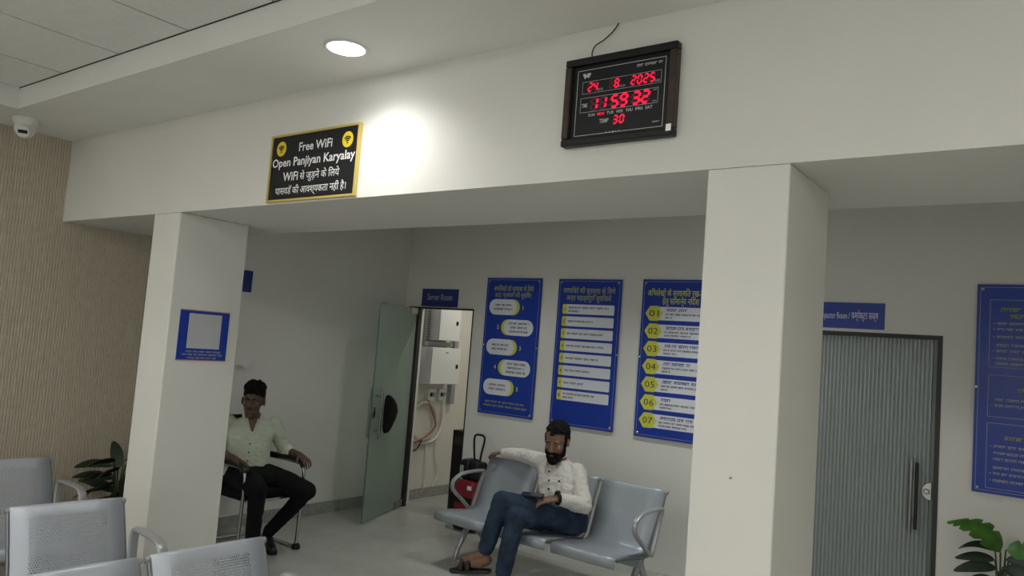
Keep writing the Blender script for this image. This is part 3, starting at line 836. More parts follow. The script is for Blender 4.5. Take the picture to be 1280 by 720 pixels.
for y0, lab in ((5.80, 'switch box below the lower cabinet, next to the hose'), (5.96, 'switch box below the lower cabinet, by the tall duct')):
    o = MB().rbox((SXL, y0, .99), (SXL+.05, y0+.11, 1.11), .01).build('switch_box', M_CABW, label='grey-white '+lab, cat='switch box', group='switch boxes in the server room')
    MB().box((SXL+.05, y0+.02, 1.03), (SXL+.056, y0+.05, 1.07)).build('breaker', M_BLACKP, o); MB().box((SXL+.05, y0+.06, 1.03), (SXL+.056, y0+.09, 1.07)).build('breaker', M_GREYPL, o)
# coil of flexible conduit hung on the wall
mb = MB(); pts = []
for k in range(3*28+1):
    a = 2*math.pi*k/28; rr = 1-.05*math.sin(a*.66)
    pts.append((SXL+.03+.008*(k/28), 5.765+.185*rr*math.cos(a), .785+.185*rr*math.sin(a)))
mb.tube(pts, .013, 7).build('coiled_conduit', mat('conduit_cream', (.55, .50, .42), .55), smooth=True, label='coil of pale flexible conduit hanging on the server room wall', cat='conduit')
mb = MB().tube(_sp([(SXL+.05, 5.80, .99), (SXL+.09, 5.84, .86), (SXL+.07, 5.92, .74), (SXL+.08, 5.82, .66), (SXL+.09, 5.70, .61), (SXL+.06, 5.62, .57)], 6), .006, 6)
mb.build('red_cable', mat('cable_red', (.30, .04, .05), .5), smooth=True, label='red cable drooping across the coiled conduit', cat='cable')
mb = MB().tube(_sp([(SXL+.05, 5.60, .60), (SXL+.06, 5.55+.03, .50), (SXL+.08, 5.66, .52), (SXL+.06, 5.74, .60)], 6), .007, 6)
mb.build('black_cable', M_BLACKP, smooth=True, label='short black cable end below the coiled conduit', cat='cable')
mb = MB().tube(_sp([(SXL+.03, 6.06, 1.0), (SXL+.03, 6.06, .75), (SXL+.03, 6.00, .62), (SXL+.03, 5.90, .57), (SXL+.03, 5.72, .56)], 6), .014, 8)
mb.build('white_pipe', M_WHITEPL, smooth=True, label='white plastic pipe bending along the server room wall', cat='pipe')
for k, (yy, lab) in enumerate(((5.86, 'straight white conduit drop from the switch boxes to the skirting'), (6.0, 'curved white conduit drop beside the straight one'))):
    MB().tube(_sp([(SXL+.02, yy, .55), (SXL+.02, yy+.01, .4), (SXL+.03, yy+.02+.05*k, .25), (SXL+.02, yy+.01, .10)], 5), .009, 8).build('conduit_drop', M_WHITEPL, smooth=True, label=lab, cat='conduit')
ups = empty('black_tower_unit', (-4.65, 5.68, 0), label='narrow black tower unit just inside the server room doorway', cat='power unit')
bevel(MB().box((-4.735, 5.585, .03), (-4.575, 5.85, .775)).build('case', M_BLACKP, ups), .006)
for xx in (-4.72, -4.61):
    MB().box((xx, 5.60, 0), (xx+.03, 5.84, .03)).build('foot', M_GREYPL, ups)
MB().box((-4.71, 5.583, .64), (-4.60, 5.586, .72)).build('display', M_DARKFR, ups)
sw = MB().rbox((-4.62, SY1-.03, 1.46), (-4.50, SY1, 1.58), .01).build('wall_switch', M_WHITEPL, label='white switch plate on the rear server room wall', cat='switch')
MB().box((-4.53, SY1-.04, 1.49), (-4.51, SY1-.03, 1.55)).build('rocker', M_BLACKP, sw)

# black cap hung on the door pull
cp = empty('black_hat', leaf(LW-.10, .78, .08), label='soft black cap hanging on the glass door handle', cat='cap')
mb = MB(); rings = []
outl = [(.0, .335, .012, .004), (.018, .325, .040, .018), (.050, .29, .075, .034), (.080, .24, .105, .044), (.095, .18, .122, .046), (.080, .12, .110, .040), (.050, .06, .090, .030), (.035, .02, .070, .018), (.03, .0, .045, .006)]
for cxx, zz, hw, hd in outl:
    c_ = leaf(LW-.085-cxx*1.0, .775+zz*.98, .105)
    rings.append([c_-ld*hw*math.cos(2*math.pi*k/16)+ln*hd*math.sin(2*math.pi*k/16) for k in range(16)])
mb.ring(rings).build('crown', M_BLACKF, cp, smooth=2)
mb = MB(); c_ = leaf(LW-.085, .84, .10)
brim = [c_+ld*(.015*math.cos(R(a)))+V((0, 0, .055*math.sin(R(a))))+ln*.02*math.cos(R(a)) for a in range(0, 360, 30)]
mb.prism(brim, ln*.012).build('strap', M_BLACKP, cp)

# red and black machine beside the bench
pw = empty('pressure_washer', (-4.19, 5.25, 0), label='red and black wheeled cleaning machine with loop handle by the back wall', cat='machine')
bx, by = -4.185, 5.26
mb = MB().rbox((bx-.115, by-.11, .06), (bx+.10, by+.10, .43), .05, 5)
bevel(mb.build('body', M_REDPL, pw, smooth=True), .02, 3)
bevel(MB().box((bx-.118, by-.118, .235), (bx+.085, by-.07, .29)).build('band', M_BLACKP, pw), .01)
bevel(MB().rbox((bx-.12, by-.12, .02), (bx+.13, by+.12, .07), .05, 4).build('base', M_BLACKP, pw), .008)
bevel(MB().rbox((bx-.095, by-.09, .43), (bx+.005, by+.08, .60), .04, 4).build('motor_housing', M_BLACKP, pw, smooth=True), .02, 3)
bevel(MB().rbox((bx+.01, by-.08, .43), (bx+.095, by+.07, .585), .03, 4).build('pump_housing', M_BLACKP, pw, smooth=True), .015, 3)
MB().box((bx-.085, by-.094, .47), (bx-.045, by-.088, .55)).build('grey_panel', M_GREYPL, pw)
MB().box((bx+.03, by-.116, .355), (bx+.075, by-.112, .39)).build('sticker', M_WHITEP, pw)
MB().tube(_sp([(bx+.0, by, .58), (bx-.015, by, .66), (bx-.025, by, .76), (bx-.012, by, .808), (bx+.05, by, .815), (bx+.085, by, .80), (bx+.085, by, .75), (bx+.065, by, .66), (bx+.055, by, .58)], 5), .0095, 8).build('handle', M_BLACKP, pw, smooth=True)
for s in (-1, 1):
    MB().lathe([(0, -.018), (.055, -.018), (.06, -.008), (.06, .008), (.055, .018), (0, .018)], (bx+s*.135, by+.04, .06), (1, 0, 0), 18).build('wheel', M_BLACKP, pw, smooth=True)
MB().tube(_sp([(bx+.10, by-.05, .40), (bx+.15, by-.07, .36), (bx+.165, by-.08, .2), (bx+.13, by-.10, .09), (bx+.02, by-.14, .05), (bx-.10, by-.15, .10), (bx-.14, by-.14, .22), (bx-.135, by-.12, .33)], 6), .009, 8).build('hose', M_BLACKP, pw, smooth=True)
MB().lathe([(0, 0), (.035, 0), (.035, .02), (.018, .026), (0, .026)], (bx-.06, by-.112, .13), (0, -1, 0), 16).build('knob', M_REDPL, pw, smooth=True)

# ================================================================== PLANTS
def leaf_mesh(mb, base, d, length, width, droop, slits=0, n=9, rl=0.):
    """one curved blade with a folded midrib; slits cut notches in its edge"""
    base = V(base); d = V(d).normalized(); n = 20
    side = d.cross(V((0, 0, 1)))
    if side.length < .05: side = V((1, 0, 0))
    side.normalize(); side = side*math.cos(rl)+side.cross(d).normalized()*math.sin(rl); p = base.copy()
    cur = d.copy(); mid = []; L_ = []; R_ = []
    for i in range(n+1):
        t = i/n
        wd = width*math.sin(math.pi*t**.80)**.60*(1-.12*t) if 0 < t < 1 else .002
        wl_ = wr_ = wd
        if slits:
            if i in (5, 9, 13, 16): wl_ = wd*.58
            if i in (6, 10, 14): wr_ = wd*.58
        upv = side.cross(cur).normalized()
        if upv.dot(V((0, -.6, .8))) < 0: upv = -upv
        mid.append(p.copy()); L_.append(p-side*wl_/2-upv*wd*.10+cur*wd*.10); R_.append(p+side*wr_/2-upv*wd*.10+cur*wd*.10)
        p = p+cur*(length/n)
        cur = (cur+V((0, 0, -droop/n))).normalized()
    vs = mid+L_+R_; m = n+1; fs = []
    for i in range(n): fs += [(i, i+1, m+i+1, m+i), (i+1, i, 2*m+i, 2*m+i+1)]
    k = len(vs)
    th = V((0, .0006, -.0012))
    mb.add(vs+[q+th for q in vs], fs+[tuple(reversed([a+k for a in f])) for f in fs])
def plant(x, y, z0, leaves, m, lab, pot_r=.13, pot_h=.26, slits=1, rl=0.):
    o = empty('potted_plant', (x, y, 0), label=lab, cat='plant')
    po = MB().lathe([(0, 0), (pot_r*.75, 0), (pot_r, pot_h), (pot_r*1.05, pot_h), (pot_r*1.05, pot_h+.02), (pot_r*.93, pot_h+.02), (pot_r*.9, pot_h-.02), (0, pot_h-.02)], (x, y, 0), n=28).build('pot', M_POT, o, smooth=True)
    MB().lathe([(0, pot_h-.03), (pot_r*.92, pot_h-.03), (pot_r*.92, pot_h-.01), (0, pot_h-.008)], (x, y, 0), n=20).build('soil', mat('soil', (.03, .022, .015), .9), po)
    for (tip, d, ln2, wd, dr, *dk) in leaves:
        tip = V(tip)
        rb = V((x+(tip.x-x)*.15, y+(tip.y-y)*.15, pot_h-.015))
        st = MB().tube(_sp([rb, rb.lerp(tip, .5)+V((0, 0, .06)), tip], 5), .0045, 6).build('stem', M_STEMG, o, smooth=True)
        mb = MB(); leaf_mesh(mb, tip, d, ln2, wd, dr, slits and not dk, rl=rl if d[0] < 0 else -rl)
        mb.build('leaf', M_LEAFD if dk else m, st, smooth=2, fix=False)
    return o
# monstera-like plant under the poster by the ribbed door
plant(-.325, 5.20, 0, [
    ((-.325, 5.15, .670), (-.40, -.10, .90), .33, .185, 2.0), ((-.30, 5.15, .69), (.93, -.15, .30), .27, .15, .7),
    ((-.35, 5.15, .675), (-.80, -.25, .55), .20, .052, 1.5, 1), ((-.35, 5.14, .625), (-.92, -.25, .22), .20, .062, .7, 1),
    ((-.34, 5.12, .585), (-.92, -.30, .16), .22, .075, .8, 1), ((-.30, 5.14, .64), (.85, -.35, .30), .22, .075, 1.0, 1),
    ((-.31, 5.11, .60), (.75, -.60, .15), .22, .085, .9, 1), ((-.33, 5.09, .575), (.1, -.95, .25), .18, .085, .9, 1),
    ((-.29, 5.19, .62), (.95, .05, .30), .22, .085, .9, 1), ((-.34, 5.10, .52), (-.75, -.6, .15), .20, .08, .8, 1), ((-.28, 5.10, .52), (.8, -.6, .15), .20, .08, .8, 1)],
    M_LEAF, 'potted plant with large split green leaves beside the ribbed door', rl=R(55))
# dark palm-like plant by the fluted wall
pl_leaves = []
for k in range(24):
    a = k*2.39996; z = .40+.011*k
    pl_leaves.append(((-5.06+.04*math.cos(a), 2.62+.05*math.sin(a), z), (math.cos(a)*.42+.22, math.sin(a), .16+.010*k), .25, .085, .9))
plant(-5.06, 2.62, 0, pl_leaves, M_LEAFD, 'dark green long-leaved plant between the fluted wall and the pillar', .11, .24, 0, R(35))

# ================================================================== PEOPLE
def blob(name, mb, m, parent, voxel=.006, it=6, wrinkle=None, **kw):
    """fuse overlapping volumes into one continuous smooth surface"""
    o = mb.build(name, None, parent, **kw)
    me0 = o.data
    r = o.modifiers.new('fuse', 'REMESH'); r.mode = 'VOXEL'; r.voxel_size = voxel; r.use_smooth_shade = True
    s = o.modifiers.new('soft', 'SMOOTH'); s.factor = .5; s.iterations = it
    dg = bpy.context.evaluated_depsgraph_get()
    me = bpy.data.meshes.new_from_object(o.evaluated_get(dg))
    o.modifiers.clear(); o.data = me; bpy.data.meshes.remove(me0)
    if wrinkle:
        amp, sc_, sq = wrinkle
        me.update()
        nr = [v.normal.copy() for v in me.vertices]
        for v, n_ in zip(me.vertices, nr):
            q = V((v.co.x*sq[0], v.co.y*sq[1], v.co.z*sq[2]))*sc_
            f = noise.noise(q+V((7.1, 3.3, 1.9)))
            g_ = 1-abs(noise.noise(q*1.7+V((1.3, 8.7, 4.1))))*2.2
            v.co = v.co+n_*amp*(f*.6+g_*.7)
    me.materials.clear(); me.materials.append(m)
    me.polygons.foreach_set('use_smooth', [True]*len(me.polygons))
    return o

def frame3(f, upv=(0, 0, 1)):
    f = V(f).normalized(); l = V(upv).cross(f).normalized(); u = f.cross(l)
    return f, l, u       # forward, left of the person, up

class Head:
    def __init__(s, c, face, upv=(0, 0, 1), k=1.):
        s.c = V(c); s.f, s.l, s.u = frame3(face, upv); s.k = k
        s.rot = Matrix((s.f, s.l, s.u)).transposed()
    def p(s, f, l, u): return s.c+(s.f*f+s.l*l+s.u*u)*s.k
    def ell(s, mb, f, l, u, rf, rl, ru): mb.ell(s.p(f, l, u), (rf*s.k, rl*s.k, ru*s.k), s.rot)
    def skin(s, mb):
        s.ell(mb, -.012, 0, .030, .094, .075, .088)
        s.ell(mb, .022, 0, -.030, .066, .061, .080)
        s.ell(mb, .030, 0, -.078, .052, .047, .036)
        s.ell(mb, .066, 0, -.104, .020, .020, .017)
        for q in (-1, 1):
            s.ell(mb, .058, q*.038, -.022, .026, .022, .022)
            s.ell(mb, -.004, q*.081, -.004, .018, .008, .029)
            s.ell(mb, .092, q*.011, -.036, .010, .008, .008)
            s.ell(mb, .074, q*.030, .022, .012, .022, .009)
        mb.cap(s.p(.083, 0, .012), .009*s.k, s.p(.103, 0, -.030), .012*s.k)
        s.ell(mb, .083, 0, -.062, .010, .024, .006); s.ell(mb, .081, 0, -.074, .011, .022, .007)
    def eyes(s, parent, whites, iris, brow, lid=None):
        for q in (-1, 1):
            mb = MB(); s.ell(mb, .0690, q*.030, .001, .0125, .012, .0040 if lid else .0062)
            e = mb.build('eye', whites, parent, smooth=2)
            mb = MB(); s.ell(mb, .0795, q*.030, .001, .0030, .0050, .0036 if lid else .0052); mb.build('iris', iris, e, smooth=2)
            mb = MB(); mb.tube([s.p(.078, q*.012, .018), s.p(.084, q*.028, .024), s.p(.072, q*.048, .019)], [.004*s.k, .0048*s.k, .003*s.k], 6); mb.build('eyebrow', brow, parent, smooth=2)

def hand(mb, wrist, d, palm_n, thumb_side, curl=.35, k=1., spread=.0):
    """palm + four fingers + thumb. d = direction of the hand, palm_n = out of the palm, thumb_side = toward the thumb"""
    wrist = V(wrist); d = V(d).normalized(); nrm = V(palm_n); nrm = (nrm-d*nrm.dot(d)).normalized()
    ts = d.cross(nrm).normalized()
    if ts.dot(V(thumb_side)) < 0: ts = -ts
    for q in (-.027, -.009, .009, .027):
        mb.cap(wrist+ts*q*.7*k, .014*k, wrist+d*.085*k+ts*q*k, .0115*k)
    for q, ln2 in ((.032, .066), (.0108, .076), (-.0108, .070), (-.032, .056)):
        b = wrist+d*.088*k+ts*q*k; cur = (d+ts*q*spread).normalized(); r = .0080*k
        for j, seg in enumerate((.45, .32, .23)):
            cur = (cur*math.cos(curl*(.7+.3*j))+nrm*math.sin(curl*(.7+.3*j))).normalized()
            e = b+cur*ln2*seg*k
            mb.cap(b, r, e, r*.92); b = e; r *= .92
    b = wrist+d*.025*k+ts*.026*k
    e = b+(d*.7+ts*.75+nrm*.25).normalized()*.045*k; mb.cap(b, .0125*k, e, .0105*k)
    e2 = e+(d*.92+ts*.25+nrm*.35).normalized()*.032*k; mb.cap(e, .0105*k, e2, .0085*k)

def torso(mb, secs, n=20):
    """secs: (centre, left-axis vector, half width, forward vector, half depth)"""
    rings = []
    for c, l, a, f, b in secs:
        c, l, f = V(c), V(l).normalized(), V(f).normalized()
        ring = []
        for k in range(n):
            t = 2*math.pi*k/n; cx, sx = math.cos(t), math.sin(t)
            e = .8
            ring.append(c+l*a*math.copysign(abs(cx)**e, cx)+f*b*math.copysign(abs(sx)**e, sx))
        rings.append(ring)
    mb.ring(rings)

M_EYEW = mat('eye_white', (.22, .19, .17), .4)
M_IRIS = mat('iris_dark', (.01, .007, .005), .2)
M_HAIR = mat('hair_black', (.0025, .0022, .0022), .7, spec=.2, bump=.6, bscale=220)

# ---------------------------------------------------------------- man in the pale green shirt (visitor chair)
def man_green():
    SK = mat('skin_dark_brown', (.105, .058, .040), .5, var=.12, vscale=30)
    SH = mat('shirt_pale_green', (.50, .55, .45), .85, var=.05, vscale=12, bump=.25, bscale=25)
    TR = mat('trousers_black', (.006, .0065, .008), .85, spec=.2, bump=.3, bscale=30)
    SHOE = mat('shoe_black', (.010, .010, .011), .5)
    o = empty('person', (-4.9, 3.47, 0), label='man in pale green shirt and black trousers sitting in the black armchair', cat='person')
    cf = V((.86, -.50, 0)).normalized(); cl = V((.50, .86, 0)).normalized()
    neck = V((-4.985, 3.535, .905)); hips = V((-4.945, 3.485, .52))
    hd = Head((-4.955, 3.510, 1.045), (.66, -.75, -.02), (.02, .02, 1), 1.0)
    shR = neck-cl*.165+V((0, 0, -.035)); shL = neck+cl*.165+V((0, 0, -.04))
    elR = V((-5.02, 3.235, .70)); wrR = V((-4.72, 3.245, .668))
    elL = V((-4.865, 3.775, .675)); wrL = V((-4.670, 3.760, .668))
    hipR, hipL = V((-4.90, 3.40, .515)), V((-4.87, 3.57, .515))
    knR, knL = V((-4.475, 3.275, .50)), V((-4.485, 3.705, .440))
    anR, anL = V((-4.50, 3.29, .09)), V((-4.715, 3.585, .105))
    # body
    b = MB(); hd.skin(b)
    b.cap(hd.p(-.012, 0, -.07), .050, neck+V((0, 0, -.02)), .056)
    b.cap(neck+V((0, 0, -.06)), .06, hips, .085); b.cap(shR+V((0, 0, -.04)), .04, shL+V((0, 0, -.04)), .04)
    for a, e, w_ in ((shR, elR, wrR), (shL, elL, wrL)): b.cap(a+V((0, 0, -.02)), .036, e, .034); b.cap(e, .037, w_, .024)
    for a, e, w_ in ((hipR, knR, anR), (hipL, knL, anL)): b.cap(a, .06, e, .045); b.cap(e, .045, w_, .033)
    hand(b, wrR, (.93, .10, -.35), (.1, 0, -1), (0, 1, 0), .62, .95)
    hand(b, wrL, (.93, -.05, -.30), (.1, 0, -1), (0, -1, 0), .55, .95)
    blob('body', b, SK, o, .0036, 3)
    hd.eyes(o, M_EYEW, M_IRIS, M_HAIR)
    # hair: short sides, tall uneven top
    h = MB(); hd.ell(h, -.018, 0, .058, .094, .080, .086); hd.ell(h, -.045, 0, .015, .070, .076, .070)
    rg = random.Random(5)
    for k in range(90):
        a = rg.uniform(0, 6.283); rr = rg.random()**.5
        f_, l_ = -.002+.088*rr*math.cos(a), .072*rr*math.sin(a)
        z_ = .138-.038*rr*rr+rg.uniform(-.006, .012)
        hd.ell(h, f_, l_, z_, .013, .013, rg.uniform(.014, .026))
    hr = blob('hair', h, M_HAIR, o, .0045, 1, (.003, 70, (1, 1, 1)))
    mb = MB(); hd.ell(mb, .0845, 0, -.0515, .006, .021, .003); blob('moustache', mb, mat('stubble', (.030, .018, .014), .7), o, .003, 2)
    mb = MB(); hd.ell(mb, .0655, 0, -.101, .020, .018, .012); blob('goatee', mb, mat('stubble', (.030, .018, .014), .7), o, .003, 2)
    # trousers
    t = MB()
    torso(t, [(hips+V((-.01, 0, .10)), cl, .150, cf, .110), (hips, cl, .175, cf, .120), (hips+V((.01, 0, -.055)), cl, .165, cf, .115)])
    for a, e, w_ in ((hipR, knR, anR), (hipL, knL, anL)):
        t.cap(a, .092, a.lerp(e, .55), .088); t.cap(a.lerp(e, .55), .088, e, .068); t.cap(e, .062, e.lerp(w_, .45), .054); t.cap(e.lerp(w_, .45), .054, w_+V((0, 0, .02)), .046)
    t.cap(hipR.lerp(knR, .34)+V((0, 0, .012)), .082, hipL.lerp(knL, .34)+V((0, 0, .012)), .082)
    blob('trousers', t, TR, o, .008, 6, (.004, 16, (1, 1, 1)))
    # shoes
    for a, d in ((anR, V((.95, -.25, 0))), (anL, V((.92, -.40, 0)))):
        d.normalize(); s = MB(); hz = a.z-.05
        s.cap(a+V((0, 0, .0))-d*.03, .040, V((a.x, a.y, .040))-d*.045, .036); s.cap(V((a.x, a.y, .040))-d*.045, .036, V((a.x, a.y, .036))+d*.11, .035)
        s.cap(V((a.x, a.y, .062)), .038, V((a.x, a.y, .040))+d*.09, .034); s.cap(V((a.x, a.y, .034))+d*.11, .034, V((a.x, a.y, .030))+d*.165, .028)
        so = blob('shoe', s, SHOE, o, .006, 3)
        q = V((a.x, a.y, 0)); sl = V((-d.y, d.x, 0)); sole = [(-.085, .030), (-.07, .036), (.0, .034), (.08, .041), (.14, .040), (.185, .024), (.195, .0)]
        pts = [q+d*x_+sl*y_ for x_, y_ in sole]+[q+d*x_-sl*y_ for x_, y_ in reversed(sole[:-1])]
        MB().prism([p_+V((0, 0, .001)) for p_ in pts], (0, 0, .016)).build('sole', SHOE, so)
    # shirt, untucked, sleeves rolled to the elbow
    s = MB(); up_ = neck-hips
    secs = []
    for u_, hw, hdp, df in ((-.02, .178, .128, .0), (.10, .176, .128, .0), (.25, .165, .120, .0), (.45, .160, .112, .0), (.65, .168, .108, 0), (.82, .178, .098, -.005), (.92, .165, .082, -.010), (.98, .120, .072, -.008), (1.03, .070, .062, -.004)):
        secs.append((hips+up_*u_+cf*df, cl, hw, cf, hdp))
    torso(s, secs)
    for a, e in ((shR, elR), (shL, elL)): s.cap(a, .064, a.lerp(e, .6), .056); s.cap(a.lerp(e, .6), .056, e, .052)
    s.cap(elL, .052, elL.lerp(wrL, .30), .045); s.cap(elR, .052, elR.lerp(wrR, .15), .047)
    sh = blob('shirt', s, SH, o, .007, 5, (.006, 13, (1, 1, 1.5)))
    # collar with open neck
    for q in (-1, 1):
        c_ = MB(); cb = neck+V((0, 0, .028))+cf*.012
        pts = [cb-cf*.048+cl*q*.012, cb+cl*q*.060-cf*.012, cb+cl*q*.052+cf*.040+V((0, 0, -.030)), cb+cl*q*.060+cf*.075+V((0, 0, -.085)), cb+cl*q*.018+cf*.090+V((0, 0, -.105)), cb+cl*q*.040+cf*.050+V((0, 0, -.028)), cb+cl*q*.048-cf*.005+V((0, 0, .018)), cb-cf*.040+cl*q*.010+V((0, 0, .024))]
        m_ = len(pts); pts = [cb+(p_-cb)*1.18 for p_ in pts]
        c_.add(pts+[p_+cl*q*.004+cf*.002 for p_ in pts], [(0, 1, 6, 7), (1, 2, 5, 6), (2, 3, 4, 5), (8, 15, 14, 9), (9, 14, 13, 10), (10, 13, 12, 11)]+[(i, (i+1) % m_, m_+(i+1) % m_, m_+i) for i in range(m_)])
        bevel(c_.build('collar', SH, sh, smooth=True), .002)
    # bare chest in the open neck
    mb = MB(); cb = neck+cf*.062
    mb.prism([cb+cl*.034+V((0, 0, .012))-cf*.004, cb+cf*.046+V((0, 0, -.105)), cb-cl*.034+V((0, 0, .012))-cf*.004], cf*.012); mb.build('open_neck', SK, sh)
    bt = None
    for k, u_ in enumerate((.58, .42, .27, .12)):
        p_ = hips+up_*u_+cf*(.118 if k < 2 else .128)
        MB().lathe([(0, 0), (.006, 0), (.006, .004), (0, .004)], p_, cf, 8).build('button', M_BLACKP, sh)
    w_ = MB(); q = wrR+V((-.015, 0, 0)); w_.lathe([(.026, -.004), (.030, -.004), (.030, .004), (.026, .004)], q, (.93, .10, -.1), 16)
    return o
man_green()

# ---------------------------------------------------------------- bearded man in the white shirt (bench)
def man_white():
    SK = mat('skin_brown', (.23, .125, .080), .5, var=.10, vscale=30)
    SH = mat('shirt_white', (.68, .65, .61), .85, var=.03, vscale=12, bump=.25, bscale=25)
    JN = mat('jeans_blue', (.028, .046, .082), .85, spec=.25, var=.45, vscale=9, bump=.3, bscale=60)
    LEA = mat('sandal_black', (.018, .016, .018), .5)
    o = empty('person', (-2.85, 4.5, 0), label='bearded man in white shirt and blue jeans sitting cross-legged on the bench', cat='person')
    cf = V((-.12, -.99, 0)).normalized(); cl = V((.99, -.12, 0)).normalized()
    neck = V((-2.925, 4.625, .825)); hips = V((-2.815, 4.56, .445))
    hd = Head((-2.900, 4.540, .970), (.16, -.93, -.30), (.10, -.30, 1), 1.03)
    shR = V((-3.085, 4.675, .785)); shL = V((-2.775, 4.625, .765))
    elR = V((-3.355, 4.80, .790)); wrR = V((-3.575, 4.835, .772))
    elL = V((-2.640, 4.525, .575)); wrL = V((-2.735, 4.340, .628))
    hipR, hipL = V((-2.90, 4.56, .44)), V((-2.73, 4.54, .45))
    knR, knL = V((-2.915, 4.135, .500)), V((-3.015, 4.105, .590))
    anR, anL = V((-2.955, 4.085, .10)), V((-3.110, 4.080, .225))
    toeL = V((-3.285, 4.01, .150))
    b = MB(); hd.skin(b)
    b.cap(hd.p(-.012, 0, -.07), .054, neck+V((0, 0, -.02)), .060)
    b.cap(neck+V((0, 0, -.06)), .06, hips, .085); b.cap(shR+V((0, 0, -.04)), .04, shL+V((0, 0, -.04)), .04)
    for a, e, w_ in ((shR, elR, wrR), (shL, elL, wrL)): b.cap(a+V((0, 0, -.02)), .038, e, .036); b.cap(e, .038, w_, .026)
    for a, e, w_ in ((hipR, knR, anR), (hipL, knL, anL)): b.cap(a, .065, e, .048); b.cap(e, .045, w_, .034)
    hand(b, wrR, (-.97, .10, -.20), (0, -.1, -1), (0, -1, 0), .50, .92)
    hand(b, wrL, (-.78, -.50, -.22), (-.30, .10, -1), (-.5, .8, .2), .26, 1.05, 5.)
    # feet
    fd_ = (toeL-anL).normalized()
    b.cap(anL+V((.02, .01, -.03)), .036, anL+V((-.03, -.01, -.05)), .038); b.cap(anL, .036, toeL+V((.06, .03, .018)), .028); b.cap(anL+V((-.02, -.01, -.055)), .036, toeL+V((.02, .01, .0)), .024)
    for k in range(5):
        sl = V((.38, -.92, 0)); q = toeL+sl*(k-2)*.016+V((.03, .015, .0)); b.cap(q, .011, q+fd_*(.042-.006*k), .009)
    b.cap(anR, .036, V((-2.96, 4.06, .045)), .038); b.cap(V((-2.96, 4.06, .045)), .036, V((-2.985, 3.95, .032)), .026)
    blob('body', b, SK, o, .0036, 3)
    hd.eyes(o, M_EYEW, M_IRIS, M_HAIR, True)
    h = MB(); hd.ell(h, -.030, 0, .050, .094, .080, .088); hd.ell(h, -.045, 0, .010, .072, .077, .070)
    rg = random.Random(9)
    for k in range(70):
        a = rg.uniform(0, 6.283); rr = rg.random()**.5
        hd.ell(h, -.020+.080*rr*math.cos(a), .066*rr*math.sin(a), .118-.040*rr*rr+rg.uniform(-.003, .004), .030, .018, .012)
    for q in (-1, 1):
        h.cap(hd.p(.010, q*.070, .040), .014, hd.p(.014, q*.068, -.020), .009)
    blob('hair', h, M_HAIR, o, .0045, 1, (.003, 60, (1, 1, 1)))
    h = MB()
    hd.ell(h, .038, 0, -.092, .056, .058, .044); hd.ell(h, .068, 0, -.106, .036, .040, .038)
    for q in (-1, 1):
        h.cap(hd.p(.014, q*.064, -.025), .011, hd.p(.030, q*.056, -.075), .020); h.cap(hd.p(.088, q*.004, -.050), .0105, hd.p(.070, q*.034, -.070), .015)
        h.cap(hd.p(.070, q*.034, -.070), .011, hd.p(.055, q*.036, -.095), .020)
    blob('beard', h, M_HAIR, o, .0045, 2, (.003, 60, (1, 1, 1)))
    mb = MB(); hd.ell(mb, .092, 0, -.069, .008, .018, .0055); blob('lips', mb, mat('lip_brown', (.16, .07, .055), .5), o, .003, 1)
    # jeans
    t = MB()
    torso(t, [(hips+V((-.01, .03, .09)), cl, .150, cf, .105), (hips+V((0, .01, .02)), cl, .172, cf, .125), (hips+V((.01, .0, -.055)), cl, .165, cf, .120)])
    for a, e, w_, k in ((hipR, knR, anR, 1.), (hipL, knL, anL, 1.)):
        t.cap(a, .088, a.lerp(e, .5), .082); t.cap(a.lerp(e, .5), .082, e, .064); t.cap(e, .064, e.lerp(w_, .4), .060); t.cap(e.lerp(w_, .4), .060, e.lerp(w_, .86), .054)
    blob('jeans', t, JN, o, .008, 5, (.005, 15, (1, 1, 1)))
    # belt
    mb = MB(); cb = hips+V((-.01, .035, .095)); rr_ = [cb+cl*.158*math.cos(2*math.pi*k/24)+cf*.112*math.sin(2*math.pi*k/24) for k in range(24)]
    mb.tube(rr_, .012, 6, closed=True).build('belt', M_BLACKP, o, smooth=2)
    # shirt
    s = MB(); up_ = neck-hips; secs = []
    for u_, hw, hdp, df in ((.14, .160, .118, .0), (.25, .166, .125, .0), (.45, .162, .122, .0), (.65, .165, .115, 0), (.82, .168, .100, -.005), (.94, .130, .080, -.010), (1.02, .075, .062, 0)):
        secs.append((hips+up_*u_+cf*df, cl, hw, cf, hdp))
    torso(s, secs)
    s.cap(shR, .066, shR.lerp(elR, .55), .056); s.cap(shR.lerp(elR, .55), .056, elR, .050); s.cap(elR, .050, elR.lerp(wrR, .92), .036)
    s.cap(shL, .068, shL.lerp(elL, .55), .060); s.cap(shL.lerp(elL, .55), .060, elL, .055); s.cap(elL, .055, elL.lerp(wrL, .85), .040)
    sh = blob('shirt', s, SH, o, .007, 4, (.007, 12, (1, 1, 1.5)))
    for q in (-1, 1):
        c_ = MB(); cb = neck+V((0, 0, .046))+cf*.014
        pts = [cb-cf*.050+cl*q*.012, cb+cl*q*.062-cf*.012, cb+cl*q*.052+cf*.048+V((0, 0, -.026)), cb+cl*q*.050+cf*.085+V((0, 0, -.066)), cb+cl*q*.010+cf*.092+V((0, 0, -.060)), cb+cl*q*.030+cf*.070+V((0, 0, -.018)), cb+cl*q*.050-cf*.005+V((0, 0, .022)), cb-cf*.042+cl*q*.010+V((0, 0, .028))]
        m_ = len(pts); pts = [cb+(p_-cb)*1.18 for p_ in pts]
        c_.add(pts+[p_+cl*q*.004+cf*.002 for p_ in pts], [(0, 1, 6, 7), (1, 2, 5, 6), (2, 3, 4, 5), (8, 15, 14, 9), (9, 14, 13, 10), (10, 13, 12, 11)]+[(i, (i+1) % m_, m_+(i+1) % m_, m_+i) for i in range(m_)])
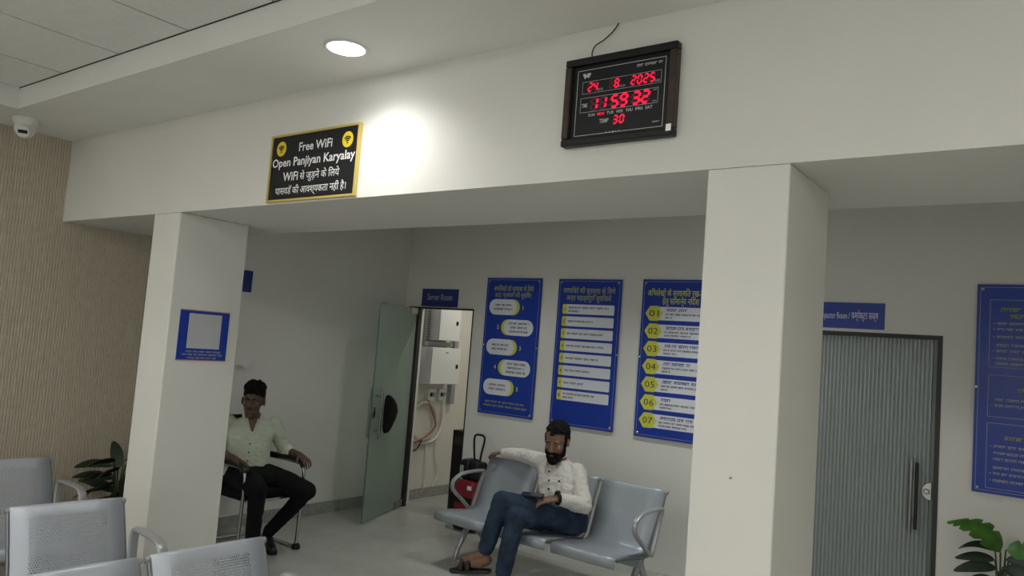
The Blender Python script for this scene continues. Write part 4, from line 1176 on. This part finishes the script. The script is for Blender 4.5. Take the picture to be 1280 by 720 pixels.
        bevel(c_.build('collar', SH, sh, smooth=True), .002)
    M_BTN = mat('button_dark', (.03, .025, .04), .4)
    for k, u_ in enumerate((.83, .68, .54, .40)):
        p_ = hips+up_*u_+cf*(.112, .121, .129, .131)[k]
        MB().lathe([(0, 0), (.0075, 0), (.0075, .004), (0, .004)], p_, cf, 8).build('button', M_BTN, sh)
    p_ = hips+up_*.70+cl*.085+cf*.112
    MB().lathe([(0, 0), (.008, 0), (.008, .005), (0, .005)], p_, cf, 8).build('button', M_BTN, sh)
    # wrist watch
    wd = (wrL-elL).normalized(); wt = MB()
    wt.tube([wrL-wd*.002+(V((0, 0, 1))*math.cos(a)+wd.cross(V((0, 0, 1)))*math.sin(a))*.034 for a in [2*math.pi*k/16 for k in range(16)]], .011, 6, closed=True, flat=(wd, 1.2))
    wo = wt.build('watch', M_BLACKP, o, smooth=2)
    MB().lathe([(0, 0), (.019, 0), (.019, .009), (0, .009)], wrL+V((0, 0, .036)), (0, -.2, 1), 16).build('dial', M_BLACKP, wo)
    # sandal on the raised foot
    fd_ = V((-.175, -.07, -.022)).normalized(); sl = V((.38, -.92, 0)).normalized(); dn = fd_.cross(sl)
    if dn.z > 0: dn = -dn
    hl = anL+V((.050, .022, -.088)); sole = [(0, .030), (.05, .036), (.13, .038), (.20, .046), (.255, .040), (.285, .015)]
    pts = [hl+fd_*x_+sl*y_ for x_, y_ in sole]+[hl+fd_*x_-sl*y_ for x_, y_ in reversed(sole)]
    sd_ = bevel(MB().prism(pts, dn*.024).build('sandal', LEA, o), .006)
    for x_, wd_ in ((.15, .022), (.195, .020)):
        mb = MB(); arc = [hl+fd_*(x_-.01*math.sin(a))+sl*.046*math.cos(a)-dn*(.062*math.sin(a)) for a in [math.pi*k/10 for k in range(11)]]
        mb.tube(arc, .018, 8, flat=((arc[5]-(hl+fd_*x_)).normalized(), .3)); mb.build('strap', LEA, sd_, smooth=2)
    mb = MB(); q = hl+fd_*.17-dn*.062; mb.lathe([(0, 0), (.010, 0), (.010, .006), (0, .006)], q, -dn, 10); mb.build('buckle', M_CHROME, sd_)
    # sandal on the floor
    q = V((-2.93, 4.12, .0)); d = V((-.22, -.97, 0)).normalized(); s2 = V((-d.y, d.x, 0))
    pts = [q+d*x_+s2*y_ for x_, y_ in sole]+[q+d*x_-s2*y_ for x_, y_ in reversed(sole)]
    bevel(MB().prism(pts, (0, 0, .022)).build('sandal', LEA, o), .005)
    # phone in his hand
    ph = MB().rbox((-.075, -.037, -.004), (.075, .037, .004), .012)
    rot = Matrix.Rotation(R(-155), 4, 'Z') @ Matrix.Rotation(R(-10), 4, 'X')
    c_ = V((-2.885, 4.265, .632)); ph.v = [rot @ v + c_ for v in ph.v]
    po = ph.build('mobile_phone', M_BLACKP, label='dark mobile phone resting on the thigh of the bearded man', cat='phone')
    sc_ = MB().rbox((-.070, -.033, .004), (.070, .033, .0046), .010); sc_.v = [rot @ v + c_ for v in sc_.v]
    sc_.build('screen', mat('screen_glass', (.03, .035, .045), .08), po)
    return o
man_white()
